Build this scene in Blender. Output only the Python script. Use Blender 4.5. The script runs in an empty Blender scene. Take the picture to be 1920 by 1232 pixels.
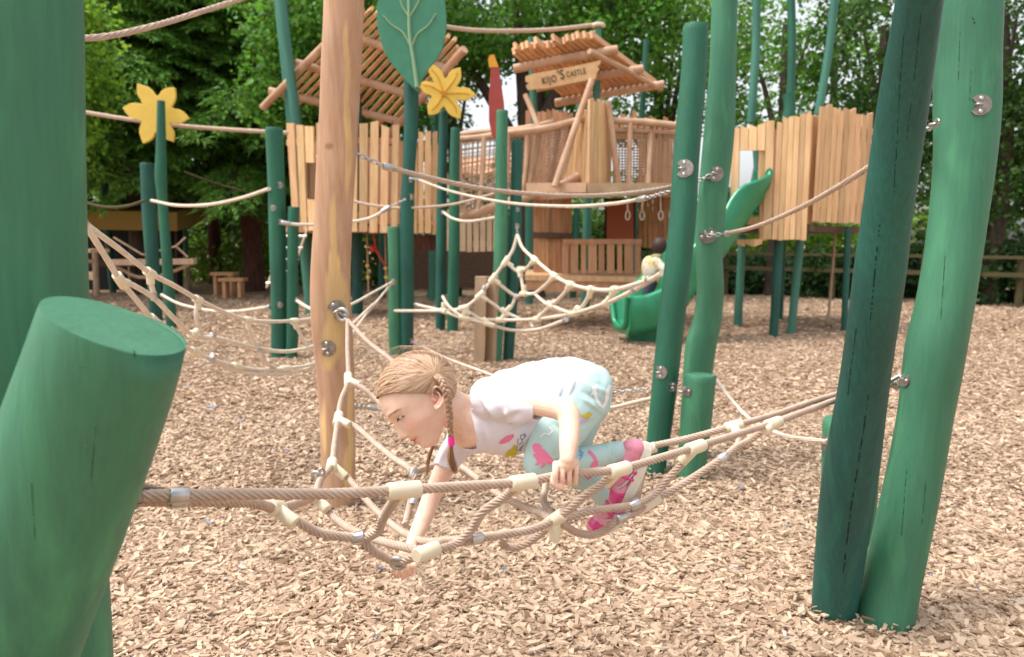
import bpy, bmesh, math, random
import numpy as np
from mathutils import Vector, Matrix
from mathutils.bvhtree import BVHTree
random.seed(7); RNG = np.random.default_rng(11)
SC = bpy.context.scene; COL = SC.collection
# ---------------------------------------------------------------- camera, sky, sun, exposure
F = 1400.0; HC = 1.2; TH = math.atan(161/1400)
cd = bpy.data.cameras.new('camera'); cam = bpy.data.objects.new('camera', cd); COL.objects.link(cam)
cam.location = (0, 0, HC); cam.rotation_euler = (math.pi/2-TH, 0, 0)
cd.sensor_width = 36; cd.lens = 36*F/1920; cd.clip_start = .05; cd.clip_end = 1000
cd.dof.use_dof = True; cd.dof.focus_distance = 1.55; cd.dof.aperture_fstop = 5.0
SC.camera = cam
SC.render.resolution_x = 1024; SC.render.resolution_y = 657
SC.view_settings.view_transform = 'Standard'; SC.view_settings.look = 'None'
SC.view_settings.exposure = 1.06; SC.view_settings.gamma = 1
SUN_EL, SUN_AZ = math.radians(66), math.radians(262)   # azimuth: direction the light comes from, clockwise from +Y
W = bpy.data.worlds.new('World'); SC.world = W; W.use_nodes = True
nt = W.node_tree; bg = nt.nodes['Background']
sky = nt.nodes.new('ShaderNodeTexSky'); sky.sky_type = 'NISHITA'; sky.sun_disc = False
sky.sun_elevation = SUN_EL; sky.sun_rotation = SUN_AZ; sky.dust_density = 4; sky.air_density = 1
hs = nt.nodes.new('ShaderNodeHueSaturation'); hs.inputs['Saturation'].default_value = .22
nt.links.new(sky.outputs[0], hs.inputs['Color']); nt.links.new(hs.outputs[0], bg.inputs[0]); bg.inputs[1].default_value = .15
sl = bpy.data.lights.new('sun', 'SUN'); so = bpy.data.objects.new('sun', sl); COL.objects.link(so)
sl.energy = 1.05; sl.angle = math.radians(14); sl.color = (1, .95, .87)
sdir = Vector((math.sin(SUN_AZ)*math.cos(SUN_EL), math.cos(SUN_AZ)*math.cos(SUN_EL), math.sin(SUN_EL)))
so.rotation_euler = sdir.to_track_quat('Z', 'Y').to_euler(); so.location = sdir*20

# ---------------------------------------------------------------- photo geometry -> metres
CAM = np.array([0, 0, HC]); FW = np.array([0, math.cos(TH), -math.sin(TH)]); UP = np.array([0, math.sin(TH), math.cos(TH)]); RT = np.array([1., 0, 0])
def ray(px, py): return (px-960)/F*RT + FW + (616-py)/F*UP
def P(px, py, Y):
    d = ray(px, py); return CAM + d*(Y/d[1])
def G(px, py):
    d = ray(px, py); return CAM + d*(HC/-d[2])
def mpp(Y): return Y/F      # metres per photo pixel at distance Y
def V(a): return np.array(a, float)
def unit(a):
    a = V(a); n = np.linalg.norm(a); return a/n if n > 1e-12 else V((0, 0, 1))

# ---------------------------------------------------------------- materials
def mat(name, c, rough=.6, c2=None, scale=20, stretch=(1, 1, 1), bump=0, bscale=None, spec=.4, metal=0, island=0, attr=None,
        trans=0, c3=None, thr=(.35, .65), detail=5, coat=0, objrand=0, bdist=.004, sss=0, grain=0, wear=None):
    m = bpy.data.materials.new(name); m.use_nodes = True; t = m.node_tree; n = t.nodes; L = t.links
    b = n['Principled BSDF']; b.inputs['Roughness'].default_value = rough; b.inputs['Metallic'].default_value = metal
    b.inputs['Specular IOR Level'].default_value = spec; b.inputs['Coat Weight'].default_value = coat
    if sss:
        b.inputs['Subsurface Weight'].default_value = sss; b.inputs['Subsurface Scale'].default_value = .012
        b.inputs['Subsurface Radius'].default_value = (1, .35, .2)
    tc = n.new('ShaderNodeTexCoord'); mp = n.new('ShaderNodeMapping'); mp.inputs['Scale'].default_value = stretch
    L.new(tc.outputs['Object'], mp.inputs[0])
    out = None
    if attr:
        a = n.new('ShaderNodeAttribute'); a.attribute_name = 'Col'; out = a.outputs['Color']
    else:
        r = n.new('ShaderNodeRGB'); r.outputs[0].default_value = (*c, 1); out = r.outputs[0]
    def noise(sc, det=detail):
        k = n.new('ShaderNodeTexNoise'); k.inputs['Scale'].default_value = sc; k.inputs['Detail'].default_value = det
        L.new(mp.outputs[0], k.inputs['Vector']); return k.outputs['Fac']
    def mix(fac, a, col):
        x = n.new('ShaderNodeMix'); x.data_type = 'RGBA'; L.new(fac, x.inputs['Factor']); L.new(a, x.inputs[6]); x.inputs[7].default_value = (*col, 1); return x.outputs[2]
    def rng(f, lo, hi, a=0, bb=1):
        x = n.new('ShaderNodeMapRange'); x.inputs[1].default_value = lo; x.inputs[2].default_value = hi; x.inputs[3].default_value = a; x.inputs[4].default_value = bb; L.new(f, x.inputs[0]); return x.outputs[0]
    if c2: out = mix(rng(noise(scale), *thr), out, c2)
    if c3: out = mix(rng(noise(scale*3.3), .55, .7), out, c3)
    gfac = None
    if grain:
        m2 = n.new('ShaderNodeMapping'); m2.inputs['Scale'].default_value = (1, 1, .035); L.new(tc.outputs['Object'], m2.inputs[0])
        gn = n.new('ShaderNodeTexNoise'); gn.inputs['Scale'].default_value = 130; gn.inputs['Detail'].default_value = 6; gn.inputs['Roughness'].default_value = .7; L.new(m2.outputs[0], gn.inputs['Vector']); gfac = gn.outputs['Fac']
        gh = n.new('ShaderNodeHueSaturation'); L.new(rng(gfac, .3, .7, 1-grain, 1+grain), gh.inputs['Value']); L.new(out, gh.inputs['Color']); out = gh.outputs[0]
        m3 = n.new('ShaderNodeMapping'); m3.inputs['Scale'].default_value = (1, 1, .45); L.new(tc.outputs['Object'], m3.inputs[0])
        bn = n.new('ShaderNodeTexNoise'); bn.inputs['Scale'].default_value = 3.2; bn.inputs['Detail'].default_value = 4; L.new(m3.outputs[0], bn.inputs['Vector'])
        g2 = n.new('ShaderNodeHueSaturation'); L.new(rng(bn.outputs['Fac'], .3, .7, .78, 1.22), g2.inputs['Value']); L.new(out, g2.inputs['Color']); out = g2.outputs[0]
        if wear:
            wn = n.new('ShaderNodeTexNoise'); wn.inputs['Scale'].default_value = 38; wn.inputs['Detail'].default_value = 8; wn.inputs['Roughness'].default_value = .75; L.new(m3.outputs[0], wn.inputs['Vector'])
            out = mix(rng(wn.outputs['Fac'], .66, .72, 0, .7), out, wear)
        rr_ = n.new('ShaderNodeMapRange'); L.new(bn.outputs['Fac'], rr_.inputs[0]); rr_.inputs[1].default_value = .3; rr_.inputs[2].default_value = .7; rr_.inputs[3].default_value = rough-.08; rr_.inputs[4].default_value = rough+.16; L.new(rr_.outputs[0], b.inputs['Roughness'])
    if island or objrand:
        if island: g = n.new('ShaderNodeNewGeometry'); rr = g.outputs['Random Per Island']; k = island
        else: g = n.new('ShaderNodeObjectInfo'); rr = g.outputs['Random']; k = objrand
        h = n.new('ShaderNodeHueSaturation'); L.new(rng(rr, 0, 1, 1-k, 1+k), h.inputs['Value']); L.new(out, h.inputs['Color'])
        x = n.new('ShaderNodeMath'); x.operation = 'MULTIPLY'; x.inputs[1].default_value = 7.31; L.new(rr, x.inputs[0])
        y = n.new('ShaderNodeMath'); y.operation = 'FRACT'; L.new(x.outputs[0], y.inputs[0]); L.new(rng(y.outputs[0], 0, 1, .5-.03*k, .5+.03*k), h.inputs['Hue'])
        out = h.outputs[0]
    L.new(out, b.inputs['Base Color'])
    if bump:
        bp = n.new('ShaderNodeBump'); bp.inputs['Strength'].default_value = bump; bp.inputs['Distance'].default_value = bdist
        L.new(noise(bscale or scale*2), bp.inputs['Height']); L.new(bp.outputs[0], b.inputs['Normal'])
        if gfac:
            b2 = n.new('ShaderNodeBump'); b2.inputs['Strength'].default_value = .55; b2.inputs['Distance'].default_value = .0016; L.new(gfac, b2.inputs['Height']); L.new(bp.outputs[0], b2.inputs['Normal']); L.new(b2.outputs[0], b.inputs['Normal'])
    if trans:
        tr = n.new('ShaderNodeBsdfTranslucent'); hx = n.new('ShaderNodeHueSaturation'); hx.inputs['Value'].default_value = 1.5; hx.inputs['Hue'].default_value = .485
        L.new(out, hx.inputs['Color']); L.new(hx.outputs[0], tr.inputs[0])
        ms = n.new('ShaderNodeMixShader'); ms.inputs[0].default_value = trans; L.new(b.outputs[0], ms.inputs[1]); L.new(tr.outputs[0], ms.inputs[2])
        L.new(ms.outputs[0], n['Material Output'].inputs['Surface'])
    return m
M = {}
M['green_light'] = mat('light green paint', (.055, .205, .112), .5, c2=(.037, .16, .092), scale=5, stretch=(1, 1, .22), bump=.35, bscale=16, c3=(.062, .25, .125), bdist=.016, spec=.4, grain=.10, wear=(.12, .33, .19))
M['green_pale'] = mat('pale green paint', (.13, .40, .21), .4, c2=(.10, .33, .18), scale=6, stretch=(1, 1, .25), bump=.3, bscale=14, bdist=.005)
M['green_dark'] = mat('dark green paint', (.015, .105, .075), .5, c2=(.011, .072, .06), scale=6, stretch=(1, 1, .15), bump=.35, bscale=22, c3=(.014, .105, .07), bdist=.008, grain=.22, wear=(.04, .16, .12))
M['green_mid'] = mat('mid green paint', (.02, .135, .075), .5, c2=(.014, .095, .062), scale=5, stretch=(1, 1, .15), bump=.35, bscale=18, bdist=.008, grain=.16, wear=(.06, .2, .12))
M['pole_far'] = mat('faded green paint', (.06, .21, .15), .5, c2=(.04, .16, .12), scale=4, stretch=(1, 1, .3))
M['crack'] = mat('dark crack', (.004, .012, .01), .9)
M['timber'] = mat('peeled timber', None or (.5, .29, .17), .62, attr=True, bump=.5, bscale=16, stretch=(1, 1, .14), bdist=.006, c2=(.40, .22, .13), scale=9, thr=(.5, .75), grain=.14)
M['board'] = mat('larch board', (.72, .48, .26), .65, c2=(.60, .36, .18), scale=7, stretch=(3, 3, .35), bump=.2, island=.22, bdist=.003)
M['board_red'] = mat('reddish board', (.56, .31, .17), .65, c2=(.45, .23, .12), scale=6, stretch=(2, 2, .4), island=.18)
M['slat'] = mat('roof slat', (.66, .38, .19), .6, c2=(.56, .29, .135), scale=6, island=.2)
M['log'] = mat('round log', (.60, .40, .26), .6, c2=(.48, .29, .18), scale=5, stretch=(1, 1, 1), bump=.2, island=.1)
M['grey_wood'] = mat('pale weathered wood', (.50, .36, .235), .7, c2=(.38, .26, .165), scale=8, stretch=(1, 1, .4))
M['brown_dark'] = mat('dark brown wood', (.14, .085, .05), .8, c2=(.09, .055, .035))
M['rope'] = mat('tan rope', (.52, .385, .30), .75, c2=(.58, .45, .36), scale=30, bump=.3, bscale=260, bdist=.0015, spec=.2)
M['rope_pale'] = mat('pale rope', (.74, .65, .54), .75, c2=(.64, .53, .42), scale=14, spec=.2)
M['cream'] = mat('cream plastic', (.78, .69, .52), .42, c2=(.74, .65, .48), scale=25, spec=.5)
M['steel'] = mat('zinc steel', (.62, .60, .58), .32, c2=(.42, .40, .39), scale=40, metal=.85)
M['steel_dark'] = mat('aged steel', (.36, .32, .29), .42, c2=(.24, .21, .19), scale=60, metal=.75)
M['yellow'] = mat('yellow panel', (.82, .58, .10), .45, c2=(.77, .53, .09), scale=9)
M['yellow_dark'] = mat('amber groove paint', (.66, .33, .03), .5)
M['leaf_panel'] = mat('leaf panel green', (.06, .255, .155), .5, c2=(.05, .22, .135), scale=8)
M['leaf_vein'] = mat('pale vein', (.27, .42, .25), .55)
M['red'] = mat('red panel', (.40, .07, .055), .5, c2=(.34, .055, .045), scale=9)
M['orange'] = mat('orange tip', (.72, .34, .03), .5)
M['slide'] = mat('slide green plastic', (.015, .26, .12), .25, spec=.6, c2=(.012, .23, .105), scale=6)
M['net_brown'] = mat('brown netting', (.40, .27, .175), .8)
M['ink'] = mat('burnt lettering', (.07, .035, .02), .8)
M['bark_red'] = mat('red brown bark', (.13, .05, .03), .9, c2=(.055, .022, .014), scale=9, stretch=(3, 3, .3), bump=.8, bdist=.02)
M['bark'] = mat('grey brown bark', (.085, .062, .045), .9, c2=(.04, .03, .022), scale=9, stretch=(3, 3, .4), bump=.8, bdist=.02)
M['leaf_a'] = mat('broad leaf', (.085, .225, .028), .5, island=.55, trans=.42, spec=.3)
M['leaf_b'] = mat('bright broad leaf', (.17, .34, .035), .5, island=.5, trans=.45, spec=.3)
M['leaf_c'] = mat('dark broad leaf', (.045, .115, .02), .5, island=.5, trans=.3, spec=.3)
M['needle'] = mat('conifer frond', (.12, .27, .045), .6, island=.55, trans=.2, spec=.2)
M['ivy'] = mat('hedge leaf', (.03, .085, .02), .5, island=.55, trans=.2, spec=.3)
M['shrub'] = mat('bright shrub leaf', (.16, .30, .035), .5, island=.45, trans=.4, spec=.3)
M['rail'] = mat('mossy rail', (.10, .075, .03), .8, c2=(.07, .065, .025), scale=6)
M['white_wall'] = mat('white render', (.8, .8, .8), .8)
M['dark_glass'] = mat('dark glass', (.03, .035, .04), .1)
M['shade_roof'] = mat('yellow shelter roof', (.26, .165, .03), .7)
M['black'] = mat('interior shade black', (.012, .012, .012), .9)
M['toy_red'] = mat('red plastic', (.5, .05, .03), .4)
M['skin'] = mat('skin', (.8, .5, .38), .52, attr=True, spec=.35, sss=.15, c2=(.80, .45, .34), scale=55, thr=(.45, .95), bump=.12, bscale=420, bdist=.0006)
M['shirt'] = mat('white cotton', (.80, .77, .83), .85, c2=(.77, .735, .81), scale=16, spec=.2, bump=.35, bscale=60, bdist=.0016)
M['legging'] = mat('pale mint jersey', (.50, .68, .66), .8, c2=(.46, .645, .63), scale=14, spec=.2)
M['pink_print'] = mat('pink print', (.83, .22, .38), .8)
M['yellow_print'] = mat('yellow print', (.62, .50, .03), .8)
M['lilac_print'] = mat('lilac print', (.62, .50, .72), .8)
M['blue_print'] = mat('blue print', (.18, .36, .66), .8)
M['white_print'] = mat('white print', (.86, .87, .87), .8)
M['grey_print'] = mat('grey script print', (.16, .17, .24), .8)
M['shoe_pink'] = mat('hot pink upper', (.72, .055, .25), .3, c2=(.62, .045, .2), scale=30, spec=.6)
M['shoe_rose'] = mat('pale rose upper', (.78, .30, .40), .4, c2=(.70, .24, .34), scale=30)
M['sole'] = mat('cream rubber sole', (.70, .65, .55), .6)
M['silver_trim'] = mat('silver trim', (.62, .58, .6), .35, metal=.4)
M['hair'] = mat('light brown hair', (.3, .2, .1), .42, attr=True, spec=.5)
M['lash'] = mat('dark lash', (.06, .03, .02), .6)
M['brow'] = mat('brow hair', (.50, .31, .20), .7)
M['eye_white'] = mat('eye white', (.55, .48, .45), .3)
M['band'] = mat('pink hair band', (.88, .04, .35), .5)
M['jacket'] = mat('patterned yellow jacket', (.66, .50, .22), .8, c2=(.66, .62, .54), scale=11, thr=(.45, .52), c3=(.42, .25, .12))
M['hood'] = mat('olive hood', (.26, .25, .13), .85)
M['navy'] = mat('dark trousers', (.05, .045, .075), .85)
M['hair_dark'] = mat('dark brown hair', (.045, .022, .018), .6)

# ---------------------------------------------------------------- mesh builder
def wloc(o):
    v = np.zeros(3)
    while o is not None: v = v + np.array(o.location); o = o.parent
    return v
def link(name, me, m, parent=None, smooth=True):
    o = bpy.data.objects.new(name, me); COL.objects.link(o)
    if m: me.materials.append(m)
    if parent: o.parent = parent
    return o
def np_mesh(name, v, f4, smooth=False, f3=None):
    me = bpy.data.meshes.new(name); v = np.asarray(v, np.float32); me.vertices.add(len(v)); me.vertices.foreach_set('co', v.ravel())
    nf = len(f4); me.loops.add(nf*4); me.polygons.add(nf)
    me.loops.foreach_set('vertex_index', np.asarray(f4, np.int32).ravel())
    me.polygons.foreach_set('loop_start', np.arange(0, nf*4, 4, dtype=np.int32))
    if smooth: me.polygons.foreach_set('use_smooth', np.ones(nf, bool))
    else: me.polygons.foreach_set('use_smooth', np.zeros(nf, bool))
    me.update(calc_edges=True); return me
def frames(pts):
    pts = np.asarray(pts, float); n = len(pts); T = np.zeros((n, 3))
    T[1:-1] = pts[2:]-pts[:-2]; T[0] = pts[1]-pts[0]; T[-1] = pts[-1]-pts[-2]
    T /= np.maximum(np.linalg.norm(T, axis=1), 1e-9)[:, None]
    a = V((0, -1, 0)) if abs(T[0][1]) < .9 else V((1, 0, 0))
    A = np.zeros((n, 3)); a = unit(a-T[0]*a.dot(T[0])); A[0] = a
    for i in range(1, n):
        a = a-T[i]*a.dot(T[i]); a = unit(a); A[i] = a
    return T, A, np.cross(T, A)
def spline(pts, step=.02, closed=False):
    pts = np.asarray(pts, float); out = []
    n = len(pts)
    if n == 2: pts = np.array([pts[0], (pts[0]+pts[1])/2, pts[1]]); n = 3
    q = np.vstack([2*pts[0]-pts[1], pts, 2*pts[-1]-pts[-2]])
    for i in range(1, n):
        p0, p1, p2, p3 = q[i-1], q[i], q[i+1], q[i+2]
        k = max(1, int(math.ceil(np.linalg.norm((p2-p1)[:3])/step)))
        for j in range(k):
            t = j/k
            out.append(.5*((2*p1)+(-p0+p2)*t+(2*p0-5*p1+4*p2-p3)*t*t+(-p0+3*p1-3*p2+p3)*t**3))
    out.append(pts[-1]); return np.array(out)
class MB:
    def __init__(s): s.v = []; s.f = []; s.sm = []
    def add(s, vs, fs, sm=False):
        k = len(s.v); s.v.extend([tuple(map(float, p)) for p in vs]); s.f.extend([tuple(i+k for i in q) for q in fs]); s.sm.extend([sm]*len(fs)); return k
    def tube(s, pts, r, seg=10, cap=True, lobes=0, lobe_amp=.16, lay=.07, flat=None, wob=0, tilt=None, sm=True):
        pts = np.asarray(pts, float); n = len(pts); r = np.broadcast_to(np.asarray(r, float), (n,))
        T, A, B = frames(pts); th = np.arange(seg)*2*math.pi/seg
        L = np.concatenate([[0], np.cumsum(np.linalg.norm(np.diff(pts, axis=0), axis=1))])
        vs = []
        ph = RNG.random(6)*6.28
        for i in range(n):
            rr = np.full(seg, r[i])
            if lobes: rr = r[i]*(1.04-lobe_amp*(1-np.abs(np.sin(lobes*.5*(th-2*math.pi*L[i]/lay))))**1.2)
            if wob:
                z = L[i]
                rr = rr*(1+wob*(np.sin(2*th+ph[0]+z*1.7)*np.sin(z*2.3+ph[1])+.6*np.sin(3*th+ph[2]-z*2.9)*np.cos(z*4.1+ph[3])+.35*np.sin(5*th+ph[4]+z*5)*np.sin(z*9+ph[5])))
            ca, sa = np.cos(th)*rr, np.sin(th)*rr
            if flat is not None: sa = sa*flat
            ring = pts[i]+ca[:, None]*A[i]+sa[:, None]*B[i]
            if tilt is not None and i == n-1:
                k = (ring-pts[i])@V(tilt); ring = ring+k[:, None]*T[i]
            vs.append(ring)
        vs = np.vstack(vs); fs = []
        for i in range(n-1):
            for j in range(seg):
                a = i*seg+j; b = i*seg+(j+1) % seg; fs.append((a, b, b+seg, a+seg))
        k = s.add(vs, fs, sm)
        if cap:
            s.add(vs[:seg], [tuple(reversed(range(seg)))]); s.add(vs[-seg:], [tuple(range(seg))])
        return s
    def cyl(s, a, b, r, seg=14, r2=None, bev=0):
        a, b = V(a), V(b); d = unit(b-a); L = np.linalg.norm(b-a); r2 = r if r2 is None else r2
        if bev: return s.tube([a, a+d*bev*.3, a+d*bev, b-d*bev, b-d*bev*.3, b], [r-bev, r-bev*.3, r, r2, r2-bev*.3, r2-bev], seg)
        return s.tube([a, b], [r, r2], seg)
    def box(s, c, ax, ay, az, bev=0):
        c, ax, ay, az = map(V, (c, ax, ay, az)); vs = [c+i*ax+j*ay+k*az for i in (-1, 1) for j in (-1, 1) for k in (-1, 1)]
        s.add(vs, [(0, 1, 3, 2), (4, 6, 7, 5), (0, 4, 5, 1), (2, 3, 7, 6), (0, 2, 6, 4), (1, 5, 7, 3)]); return s
    def plank(s, a, b, c, d, th):
        a, b, c, d = map(V, (a, b, c, d)); n = unit(np.cross(b-a, d-a))*th
        vs = [a, b, c, d, a+n, b+n, c+n, d+n]
        s.add(vs, [(3, 2, 1, 0), (4, 5, 6, 7), (0, 1, 5, 4), (1, 2, 6, 5), (2, 3, 7, 6), (3, 0, 4, 7)]); return s
    def beam(s, a, b, w, h, up=(0, 0, 1)):
        a, b = V(a), V(b); d = unit(b-a); u = V(up)-d*V(up).dot(d); u = unit(u); x = np.cross(d, u)
        return s.box((a+b)/2, (b-a)/2, x*w/2, u*h/2)
    def prism(s, poly, depth):      # poly: list of 3D points in one plane, extruded by vector depth
        n = len(poly); poly = [V(p) for p in poly]; depth = V(depth)
        k = s.add(poly+[p+depth for p in poly], [(i, (i+1) % n, n+(i+1) % n, n+i) for i in range(n)])
        s.f += [tuple(k+i for i in reversed(range(n))), tuple(k+n+i for i in range(n))]; s.sm += [False, False]; return s
    def ell(s, c, ax, ay, az, nu=14, nv=10):
        c = V(c); vs = []; 
        for i in range(nv+1):
            p = math.pi*i/nv
            for j in range(nu):
                t = 2*math.pi*j/nu; vs.append(c+V(ax)*math.sin(p)*math.cos(t)+V(ay)*math.sin(p)*math.sin(t)+V(az)*math.cos(p))
        fs = [(i*nu+j, (i+1)*nu+j, (i+1)*nu+(j+1) % nu, i*nu+(j+1) % nu) for i in range(nv) for j in range(nu)]
        s.add(vs, fs, True); return s
    def sph(s, c, r, nu=14, nv=10): return s.ell(c, (r, 0, 0), (0, r, 0), (0, 0, r), nu, nv)
    def torus(s, c, n, R, r, su=14, sv=6, stretch=None):
        n = unit(n); a = unit(np.cross(n, V((.3, .5, .81)))) if stretch is None else unit(stretch[0]); b = np.cross(n, a); k = 1 if stretch is None else stretch[1]
        pts = [V(c)+a*math.cos(t)*R*k+b*math.sin(t)*R for t in np.linspace(0, 2*math.pi, su+1)]
        return s.tube(pts, r, sv, cap=False)
    def build(s, name, m, parent=None, col=None):
        v = np.array(s.v); base = wloc(parent) if parent is not None else np.zeros(3)
        o0 = np.zeros(3)
        if parent is None: mn, mx = v.min(0), v.max(0); o0 = np.array([(mn[0]+mx[0])/2, (mn[1]+mx[1])/2, mn[2]])
        me = bpy.data.meshes.new(name); me.from_pydata((v-base-o0).tolist(), [], s.f); me.polygons.foreach_set('use_smooth', s.sm)
        if col is not None: setcol(me, col)
        me.update(); o = link(name, me, m, parent); o.location = o0
        return o
    def bvh(s): return BVHTree.FromPolygons([Vector(p) for p in s.v], s.f)
def setcol(me, col):
    a = me.color_attributes.new('Col', 'FLOAT_COLOR', 'POINT'); c = np.ones((len(col), 4), np.float32); c[:, :3] = col; a.data.foreach_set('color', c.ravel())
def tag(o, label=None, cat=None, group=None, kind=None):
    if label: o['label'] = label
    if cat: o['category'] = cat
    if group: o['group'] = group
    if kind: o['kind'] = kind
    return o
def root(name, loc, label, cat, group=None):
    o = bpy.data.objects.new(name, None); COL.objects.link(o); o.location = Vector(loc); o.empty_display_size = .1; return tag(o, label, cat, group)
def hit(bv, px, py):
    d = unit(ray(px, py)); h = bv.ray_cast(Vector(CAM), Vector(d)); return (np.array(h[0]), np.array(h[1])) if h[0] is not None else (None, None)
# ================================================================= GROUND
def ground_mat():
    m = bpy.data.materials.new('bark chip ground'); m.use_nodes = True; t = m.node_tree; n = t.nodes; L = t.links; b = n['Principled BSDF']
    b.inputs['Roughness'].default_value = .9; b.inputs['Specular IOR Level'].default_value = .15
    tc = n.new('ShaderNodeTexCoord'); mp = n.new('ShaderNodeMapping'); mp.inputs['Scale'].default_value = (1, 1.5, 1); L.new(tc.outputs['Object'], mp.inputs[0])
    ns = n.new('ShaderNodeTexNoise'); ns.inputs['Scale'].default_value = 9; L.new(mp.outputs[0], ns.inputs['Vector'])
    mxv = n.new('ShaderNodeMix'); mxv.data_type = 'VECTOR'; mxv.inputs[0].default_value = .06; L.new(mp.outputs[0], mxv.inputs[4]); L.new(ns.outputs['Color'], mxv.inputs[5])
    vo = n.new('ShaderNodeTexVoronoi'); vo.inputs['Scale'].default_value = 34; L.new(mxv.outputs[1], vo.inputs['Vector'])
    sx = n.new('ShaderNodeSeparateColor'); L.new(vo.outputs['Color'], sx.inputs[0])
    cr = n.new('ShaderNodeValToRGB'); e = cr.color_ramp.elements; e[0].position = 0; e[0].color = (.22, .13, .08, 1); e[1].position = 1; e[1].color = (.56, .40, .265, 1)
    x = e.new(.3); x.color = (.33, .205, .125, 1); x = e.new(.7); x.color = (.45, .30, .195, 1)
    L.new(sx.outputs[0], cr.inputs[0])
    n2 = n.new('ShaderNodeTexNoise'); n2.inputs['Scale'].default_value = .9; L.new(tc.outputs['Object'], n2.inputs['Vector'])
    mr = n.new('ShaderNodeMapRange'); mr.inputs[1].default_value = .3; mr.inputs[2].default_value = .7; mr.inputs[3].default_value = .82; mr.inputs[4].default_value = 1.12; L.new(n2.outputs[0], mr.inputs[0])
    h = n.new('ShaderNodeHueSaturation'); L.new(cr.outputs[0], h.inputs['Color']); L.new(mr.outputs[0], h.inputs['Value']); L.new(h.outputs[0], b.inputs['Base Color'])
    bp = n.new('ShaderNodeBump'); bp.inputs['Distance'].default_value = .02; bp.inputs['Strength'].default_value = .9; L.new(vo.outputs['Distance'], bp.inputs['Height']); L.new(bp.outputs[0], b.inputs['Normal'])
    return m
GM = ground_mat()
mb = MB(); mb.add([(-300, -300, 0), (300, -300, 0), (300, 400, 0), (-300, 400, 0)], [(0, 1, 2, 3)]); g = mb.build('ground', GM); tag(g, kind='structure', label='ground covered in tan bark chippings', cat='ground')
# loose chips: real flakes scattered on the ground near the camera
def chip_mat():
    m = mat('bark chip', (.5, .35, .22), .85, spec=.2); n = m.node_tree.nodes; L = m.node_tree.links; b = n['Principled BSDF']
    for l in list(b.inputs['Base Color'].links): L.remove(l)
    g = n.new('ShaderNodeNewGeometry'); cr = n.new('ShaderNodeValToRGB'); cr.color_ramp.interpolation = 'LINEAR'; e = cr.color_ramp.elements
    e[0].position = 0; e[0].color = (.20, .12, .07, 1); e[1].position = .9985; e[1].color = (.65, .50, .35, 1)
    for p, c in ((.12, (.325, .21, .14)), (.42, (.44, .31, .215)), (.75, (.54, .40, .285)), (.9990, (.12, .24, .48))):
        x = e.new(p); x.color = (*c, 1)
    L.new(g.outputs['Random Per Island'], cr.inputs[0]); L.new(cr.outputs[0], b.inputs['Base Color']); return m
def make_chips():
    def zone(y0, y1, dens, s, marg):
        n = int(dens*(y1*y1-y0*y0)*.5*1.372*(1+marg)); y = np.sqrt(RNG.uniform(y0*y0, y1*y1, n)); x = RNG.uniform(-.5, .5, n)*y*1.372*(1+marg)
        return np.stack([x, y, RNG.uniform(.0, .012, n)], 1), s*np.clip(RNG.lognormal(-.06, .42, n), .3, 1.75)
    parts = [zone(1.2, 3.2, 15500, .0148, .42), zone(3.2, 5.2, 7200, .0148, .2), zone(5.2, 9.5, 1700, .0185, .12), zone(9.5, 17, 380, .028, .1)]
    for bx, by, br in ((1561, 1168, .085), (1655, 1188, .10), (633, 955, .09), (1226, 897, .075), (1293, 905, .075), (1585, 1088, .085)):   # chips heaped against the nearest posts
        g0 = G(bx, by); m_ = 420; a_ = RNG.uniform(0, 6.283, m_); d_ = np.abs(RNG.normal(0, .07, m_)); parts.append((np.stack([g0[0]+np.cos(a_)*(br+d_), g0[1]+br*.8+np.sin(a_)*(br+d_), .004+.05*np.exp(-d_/.045)*RNG.random(m_)], 1), np.full(m_, .0135)*RNG.lognormal(0, .35, m_)))
    c = np.vstack([p[0] for p in parts]); l = np.concatenate([p[1] for p in parts]); n = len(c)
    w = l*RNG.uniform(.18, .48, n); th = l*RNG.uniform(.06, .14, n)
    yaw = RNG.uniform(0, 6.283, n); pit = RNG.normal(0, .17, n); rol = RNG.normal(0, .26, n)
    cy, sy, cp, sp, cr_, sr = np.cos(yaw), np.sin(yaw), np.cos(pit), np.sin(pit), np.cos(rol), np.sin(rol)
    ax = np.stack([cy*cp, sy*cp, sp], 1); ay0 = np.stack([-sy, cy, 0*cy], 1); az0 = np.cross(ax, ay0); ay = ay0*cr_[:, None]+az0*sr[:, None]; az = np.cross(ax, ay)
    c[:, 2] += .003+np.abs(sp)*l*.8+np.abs(sr)*w*.5
    vs = np.zeros((n, 8, 3)); k = 0
    j = RNG.uniform(.45, 1.15, (n, 8, 2))
    for i, (a, b_, d) in enumerate([(-1, -1, -1), (1, -1, -1), (1, 1, -1), (-1, 1, -1), (-1, -1, 1), (1, -1, 1), (1, 1, 1), (-1, 1, 1)]):
        q = i % 4
        vs[:, i] = c+ax*(a*l*j[:, q, 0])[:, None]+ay*(b_*w*j[:, q, 1])[:, None]+az*(d*th)[:, None]
    base = (np.arange(n)*8)[:, None, None]; f = np.array([(4, 5, 6, 7), (0, 1, 5, 4), (1, 2, 6, 5), (2, 3, 7, 6), (3, 0, 4, 7)])[None]+base
    me = np_mesh('bark_chips', vs.reshape(-1, 3), f.reshape(-1, 4)); o = link('bark_chips', me, chip_mat())
    tag(o, 'loose tan bark chips scattered thickly over the play area', 'bark chips', kind='stuff')
make_chips()

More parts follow.
